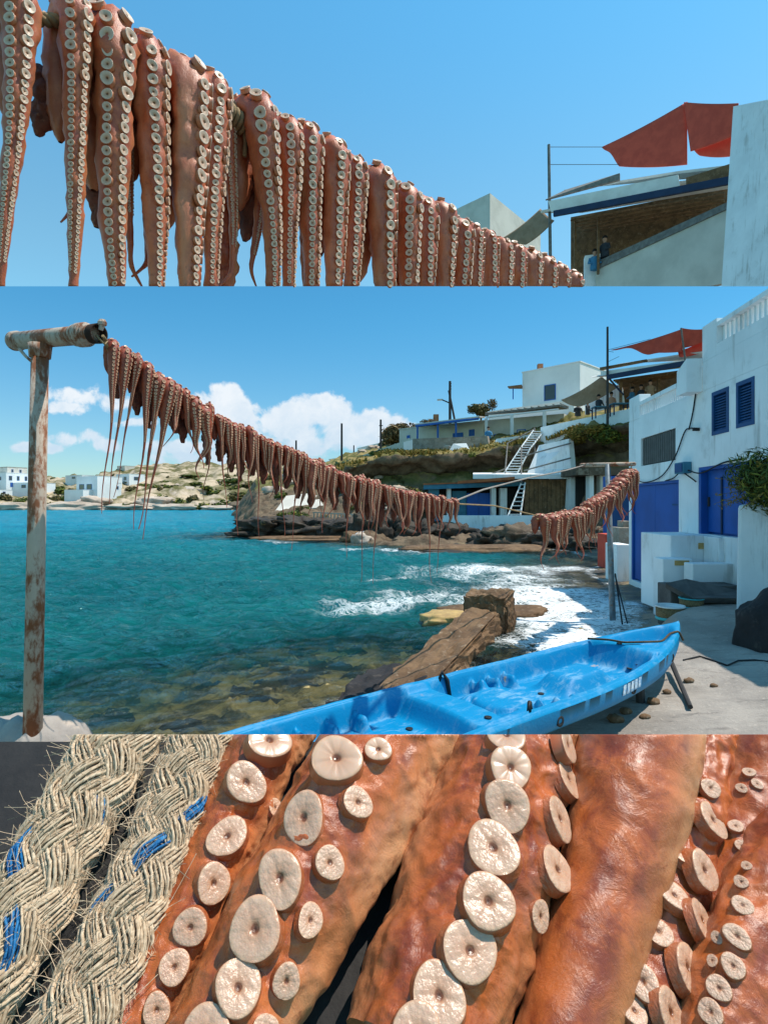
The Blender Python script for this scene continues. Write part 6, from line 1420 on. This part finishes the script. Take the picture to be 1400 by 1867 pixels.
# ------------------------------------------------------------------ lower picture: arms and braided rope on an added dark backing slab
K_ = 0.8
SC0, SC1 = 1.244*K_, 0.6225
def SP(px, py, up=0.0):
    """point of the tilted slab seen at a pixel, lifted along the slab's normal"""
    s = (py-CY)/F; y = SC0/(s+SC1); return Vector(((px-CX)/F*y, y, H-s*y))+SN*up
SN = Vector((0, -SC1, 1)).normalized()
BED = (1339.0-CY)/F
def cut_top(o):
    """straight upper end of the lower picture"""
    bm = bmesh.new(); bm.from_mesh(o.data); loc = Vector(o.location)+(Vector(o.parent.location) if o.parent else Vector())
    r = bmesh.ops.bisect_plane(bm, geom=bm.verts[:]+bm.edges[:]+bm.faces[:], plane_co=Vector((0,0,H))-loc, plane_no=Vector((0, BED, 1)).normalized(), clear_outer=True)
    es = [e for e in r['geom_cut'] if isinstance(e, bmesh.types.BMEdge)]
    if es: bmesh.ops.holes_fill(bm, edges=es)
    bm.to_mesh(o.data); bm.free(); return o
M['backing'] = mat('dark_backing', (0.016,0.015,0.016), (0.032,0.029,0.028), 5, 0.8, 0.006, 18, c3=(0.09,0.065,0.045), s3=3.0, t3=(0.62,0.85))  # added backing, near-black so the gaps between the arms read dark
sl = SP(700, 1600, -0.02); b = MB()
top4 = [SP(-420,1339,-0.02), SP(1820,1339,-0.02), SP(1900,2150,-0.02), SP(-500,2150,-0.02)]
bot4 = [Vector((p.x, p.y, 0.1)) for p in top4]
b.hexa([q-sl for q in (bot4[3], bot4[2], bot4[1], bot4[0], top4[3], top4[2], top4[1], top4[0])]); o = b.build('backing_slab', M['backing'], None, sl); tag(o, 'dark sloping backing block added under the close up rope and octopus arms', 'stone')
cut_top(o)
macro_arms = []
def macro_arm(label, path, hintpx, seed, group=None, flat=0.85, fr_=1.0, lift=0.55, wr=0.07):
    """path: (px,py,width px) along the arm; hint: sideways lean of the sucker side"""
    P = np.array([SP(x, y, w_/F*SP(x, y).y*0.5*lift)[:] for x, y, w_ in path]); rad = np.array([w_/F*SP(x, y).y*0.5*0.90 for x, y, w_ in path])
    t = np.linspace(0, len(P)-1, 300); i = np.clip(t.astype(int), 0, len(P)-2); f = (t-i)[:, None]; Q = P[i]*(1-f)+P[i+1]*f; q = rad[i]*(1-f[:, 0])+rad[i+1]*f[:, 0]
    for _ in range(40): Q[1:-1] = (Q[:-2]+2*Q[1:-1]+Q[2:])/4; q[1:-1] = (q[:-2]+2*q[1:-1]+q[2:])/4
    hint = np.tile((np.array(SN)+np.array([hintpx, 0, 0])), (len(Q), 1)); org = Vector(Q[150]); Q = Q-np.array(org)
    me, fr = arm_mesh('octopus_arm', Q, q, hint, ring=128, rough=0.085, seed=seed, flat=flat, wr=wr, fr=fr_)
    o = link_mesh('octopus_arm', me, M['arm_macro'], None, org); o['label'] = label; cut_top(o) if 'smooth pale' in label else None; macro_arms.append(o); return o, org
def surf(o, px, py):
    """nearest hit of the line of sight on that arm, in the arm's own space"""
    e = Vector((0,0,H))-o.location; d = (V(px, py, 1)-Vector((0,0,H))).normalized()
    h = o.ray_cast(e, d); return (h[1], h[2]) if h[0] else (None, None)
def put_suckers(o, lst, seed=0):
    """suckers growing out of swollen collars of flesh"""
    bpy.context.view_layer.update(); rs = random.Random(seed); pl = []
    for q in lst:
        px, py, rpx = q[:3]; lean = q[3] if len(q) > 3 else 0.0; p, n = surf(o, px, py)
        if p is None: continue
        r = rpx/F*(p.y+o.location.y)*0.86; n = (n*0.62+SN*0.52+Vector((lean*0.75, 0, 0))+Vector((rs.uniform(-.12,.12),rs.uniform(-.12,.12),0))).normalized(); pl.append((px, py, rpx, p.copy(), n, r))
    co_ = np.empty(len(o.data.vertices)*3, np.float32); o.data.vertices.foreach_get('co', co_); co_ = co_.reshape(-1, 3).astype(float); base = co_.copy(); near = np.zeros(len(co_)); hi_ = np.zeros(len(co_)); mv_ = np.zeros_like(co_)
    for px, py, rpx, p, n, r in pl:
        d = np.linalg.norm(base-np.array(p), axis=1)/r; g_ = np.exp(-(d/1.3)**4)*0.36*r; up_ = g_ > hi_; hi_ = np.maximum(hi_, g_); mv_[up_] = g_[up_, None]*np.array(n); near = np.maximum(near, np.exp(-(d/1.9)**2))
    co_ += mv_
    nr = np.empty(len(co_)*3, np.float32); o.data.vertex_normals.foreach_get('vector', nr); nr = nr.reshape(-1, 3)
    wr_ = np.abs(perlin(base*np.array([60, 60, 60])+seed))+0.6*np.abs(perlin(base*130+seed)); rm = np.mean([q[5] for q in pl])
    co_ -= nr*(near*wr_*rm*0.13)[:, None]
    o.data.vertices.foreach_set('co', co_.astype(np.float32).ravel()); o.data.update()
    for j, (px, py, rpx, p, n, r) in enumerate(pl):
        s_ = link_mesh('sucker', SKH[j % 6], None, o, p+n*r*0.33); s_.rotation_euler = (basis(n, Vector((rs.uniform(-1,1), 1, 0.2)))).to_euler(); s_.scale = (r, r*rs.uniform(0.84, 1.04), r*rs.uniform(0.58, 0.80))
        if py-rpx*1.6 < 1339:       # reaches the straight upper end: cut like the arm
            bpy.context.view_layer.update(); s_.data = s_.data.copy(); s_.data.transform(s_.matrix_basis.to_3x3().to_4x4()); s_.rotation_euler = (0,0,0); s_.scale = (1,1,1); cut_top(s_)
    cut_top(o)
GM = 'close up octopus arms'
o, _ = macro_arm('close up octopus arm half hidden behind the braided rope', [(545,1290,150),(480,1400,150),(420,1540,150),(350,1700,150),(250,1880,150),(200,1980,140)], 0.10, 1)
put_suckers(o, [(487,1362,42),(447,1432,43),(415,1532,40),(385,1612,38),(350,1690,34),(318,1765,32),(285,1840,30),(497,1475,18),(460,1590,16)], 1)
o, _ = macro_arm('close up octopus arm with five round suckers and a smooth orange flank', [(760,1270,250),(700,1400,262),(610,1560,262),(530,1700,255),(450,1850,245),(400,1960,240)], -0.25, 2)
put_suckers(o, [(614,1394,49),(563,1497,50),(514,1604,51),(471,1697,54),(433,1806,47),(382,1890,50),(646,1468,31,0.25),(597,1576,31,0.25),(560,1681,30,0.25),(520,1786,30,0.25),(688,1372,26,0.25),(480,1880,28,0.25)], 2)
o, _ = macro_arm('close up octopus arm with a dark left flank and a double sucker row', [(965,1270,215),(925,1400,240),(890,1540,265),(845,1680,280),(790,1830,290),(750,1960,290)], 0.05, 3, fr_=0.9)
put_suckers(o, [(922,1354,42),(925,1408,44),(920,1472,47),(897,1556,52),(883,1652,56),(848,1738,56),(796,1822,57),(760,1895,55),(1018,1362,36,0.7),(1022,1425,38,0.8),(1003,1496,40,0.7),(1000,1590,44,0.6),(988,1742,50,0.7),(962,1822,52,0.6),(975,1668,28,0.5)], 3)
o, _ = macro_arm('close up broad smooth pale orange octopus arm right of the double sucker row', [(1160,1260,215),(1140,1400,215),(1120,1540,205),(1085,1680,190),(1040,1830,185),(1000,1960,180)], -0.3, 4, lift=0.85, fr_=0.6, wr=0.03)
o, _ = macro_arm('close up shadowed octopus arm with folded suckers, second from the right', [(1280,1260,190),(1265,1400,185),(1240,1540,170),(1205,1680,160),(1165,1830,155),(1130,1960,150)], 0.12, 5, fr_=1.1, lift=0.35, wr=0.14)
put_suckers(o, [(1245,1470,28,0.8),(1285,1500,34,0.9),(1236,1560,30,0.7),(1268,1590,38,0.9),(1222,1640,30,0.5),(1262,1680,40,0.9),(1195,1705,30,0.4),(1235,1765,42,0.8),(1170,1795,34,0.4),(1205,1845,42,0.7),(1150,1850,30,0.2),(1250,1430,22,0.5),(1290,1440,20,0.6)], 5)
o, _ = macro_arm('close up purple brown octopus arm in the upper right corner', [(1400,1250,220),(1385,1370,200),(1370,1480,170),(1330,1600,130),(1290,1700,100),(1260,1800,80)], 0.15, 6, fr_=0.9)
put_suckers(o, [(1365,1412,12),(1378,1432,11),(1352,1440,11),(1340,1510,14),(1350,1545,13)], 6)
o, _ = macro_arm('close up octopus arm with a row of small round suckers in the lower right corner', [(1470,1480,150),(1420,1580,180),(1380,1680,190),(1345,1780,195),(1310,1880,195),(1290,1980,190)], -0.55, 7, lift=0.9, fr_=0.7)
put_suckers(o, [(1352,1612,14,-0.1),(1352,1655,19,-0.1),(1342,1712,25,-0.1),(1335,1766,24,-0.1),(1310,1806,24,-0.1),(1297,1850,25,-0.1),(1362,1582,11,-0.1),(1308,1712,12,-0.2),(1300,1755,12,-0.2)], 7)

octopus(macro_arms[:4], 'wet orange octopus in the close up, four thick arms beside the braided ropes', 'close up octopuses')
octopus(macro_arms[4:], 'darker octopus at the right side of the close up with folded small suckers', 'close up octopuses')
# braided hemp rope with blue tracer yarns
def yarn_mat(name, a, b_, c_):
    m = bpy.data.materials.new(name); m.use_nodes = True; t = NT(m.node_tree); p = t.n['Principled BSDF']; g = t.new('ShaderNodeNewGeometry'); v_ = t.new('ShaderNodeTexCoord').outputs['Object']
    cc = t.mix(t.sstep(t.noise(v_, 160, 3, 0.6), 0.4, 0.7), t.mix(g.outputs['Random Per Island'], a, b_), c_)
    t.put(p.inputs['Base Color'], cc); p.inputs['Roughness'].default_value = 0.85; p.inputs['Specular IOR Level'].default_value = 0.2
    return m
M['hemp'] = yarn_mat('hemp_yarn', (0.54,0.395,0.26), (0.34,0.235,0.145), (0.64,0.49,0.34)); M['hemp_blue'] = yarn_mat('blue_yarn', (0.012,0.13,0.32), (0.015,0.08,0.22), (0.05,0.21,0.40))
def braid(label, path, seed, nstr=8, blue=(2,)):
    """eight-strand plait: each strand is a flat bundle of yarns weaving from edge to edge"""
    pts = [SP(x, y, w_/F*SP(x, y).y*0.42+0.012) for x, y, w_ in path]; A = np.array([p[:] for p in pts]); S = np.concatenate([[0], np.cumsum(np.linalg.norm(np.diff(A, axis=0), axis=1))])
    hw_ = np.array([w_/F*SP(x, y).y*0.455 for x, y, w_ in path]); org = Vector(A[len(A)//2]); rp = empty('braided_rope', org, label, 'rope')
    q = np.arange(0, S[-1], 0.0035); C_ = np.stack([np.interp(q, S, A[:, j]) for j in range(3)], 1); W_ = np.interp(q, S, hw_)
    for _ in range(60): C_[1:-1] = (C_[:-2]+2*C_[1:-1]+C_[2:])/4
    T, N, B_ = frames(C_, np.tile(np.array(SN), (len(C_), 1))); r_ = np.random.default_rng(seed); pitch = hw_.mean()*5.4
    for k in range(nstr):
        d = 1 if k % 2 else -1; ph = 2*math.pi*(k//2)/(nstr//2)
        th = d*2*math.pi*q/pitch+ph
        # round the rope, diving under strands of the other hand
        lat = np.sin(th); hgt = np.cos(th); wave = d*0.20*np.cos(8*math.pi*q/pitch)
        ctr = C_+B_*(lat*(1+wave*0.7)*W_*0.74)[:, None]+N*(hgt*(0.62+wave)*W_*0.66)[:, None]
        t2 = np.gradient(ctr, axis=0); t2 /= np.linalg.norm(t2, axis=1)[:, None]; nn = N*hgt[:, None]+B_*lat[:, None]; nn -= (nn*t2).sum(1)[:, None]*t2; nn /= np.linalg.norm(nn, axis=1)[:, None]; bb = np.cross(t2, nn)
        for part, sel in (('strand', False), ('blue_yarn', True)):
            VV, FF = [], []; base = 0
            ny = 56
            for y in range(ny):
                isb = k in blue and y % 40 in range(8, 14)
                if isb != sel: continue
                if y < 40: a0 = 2*math.pi*y/40; rr0 = 1.0+0.10*((y*7)%5-2)/2
                else: a0 = 2*math.pi*y/16; rr0 = 0.78
                tw_ = a0+q/ (pitch*0.42)*2*math.pi*0.35*d+0.07*np.sin(q*60+y*2.3)+0.04*np.sin(q*190+y*5)
                rx, rz_ = W_*0.46*rr0*r_.uniform(0.92, 1.08), W_*0.27*rr0*r_.uniform(0.9, 1.1)
                cy_ = ctr+bb*(np.cos(tw_)*rx)[:, None]+nn*(np.sin(tw_)*rz_)[:, None]+r_.normal(size=(len(q), 3))*0.0004
                rad = W_*0.040*r_.uniform(0.6, 1.4); sg = 4
                aa = np.linspace(0, 2*math.pi, sg, endpoint=False)
                vv_ = cy_[:, None, :]+(bb[:, None, :]*np.cos(aa)[None, :, None]+nn[:, None, :]*np.sin(aa)[None, :, None])*rad[:, None, None]
                VV.append(vv_.reshape(-1, 3)-np.array(org)); FF.append(grid_faces(len(q), sg, wrap=True)+base); base += len(q)*sg
            if VV: cut_top(link_mesh(part, mesh_np(part, np.concatenate(VV), np.concatenate(FF)), M['hemp_blue'] if sel else M['hemp'], rp))
    # frayed fibres
    n = 1700; VV, FF = [], []
    for j in range(n):
        i = r_.integers(0, len(q)-1); a = r_.uniform(-1.7, 1.7); base = C_[i]+B_[i]*math.sin(a)*W_[i]*1.02+N[i]*math.cos(a)*W_[i]*0.82; dv = (B_[i]*math.sin(a)+N[i]*math.cos(a))*0.55+T[i]*r_.normal()*1.7+r_.normal(size=3)*0.8; dv /= np.linalg.norm(dv); L = r_.uniform(0.006, 0.030)
        c2 = r_.normal(size=3)*L*0.45; sd_ = np.cross(dv, r_.normal(size=3)); sd_ /= np.linalg.norm(sd_); wv = 0.00035
        P4 = [base+dv*L*f+c2*f*f for f in (0, 0.35, 0.7, 1.0)]; o_ = len(VV)
        for p in P4: VV += [p-sd_*wv-np.array(org), p+sd_*wv-np.array(org)]
        for m_ in range(3): FF.append((o_+2*m_, o_+2*m_+1, o_+2*m_+3, o_+2*m_+2))
    fo = link_mesh('frayed_fibres', mesh_np('frayed_fibres', np.array(VV), np.array(FF)), M['hemp'], rp); fo['kind'] = 'stuff'; cut_top(fo)
braid('left braided hemp rope with blue yarns running down the lower picture', [(310,1270,135),(262,1340,138),(205,1450,142),(138,1570,146),(72,1700,155),(-5,1830,168),(-70,1940,180)], 4, blue=(2, 6))
braid('right braided hemp rope with blue yarns lying against the octopus arms', [(430,1270,108),(395,1340,110),(352,1450,114),(308,1570,122),(256,1700,138),(200,1830,152),(150,1940,165)], 9, blue=(3, 7))
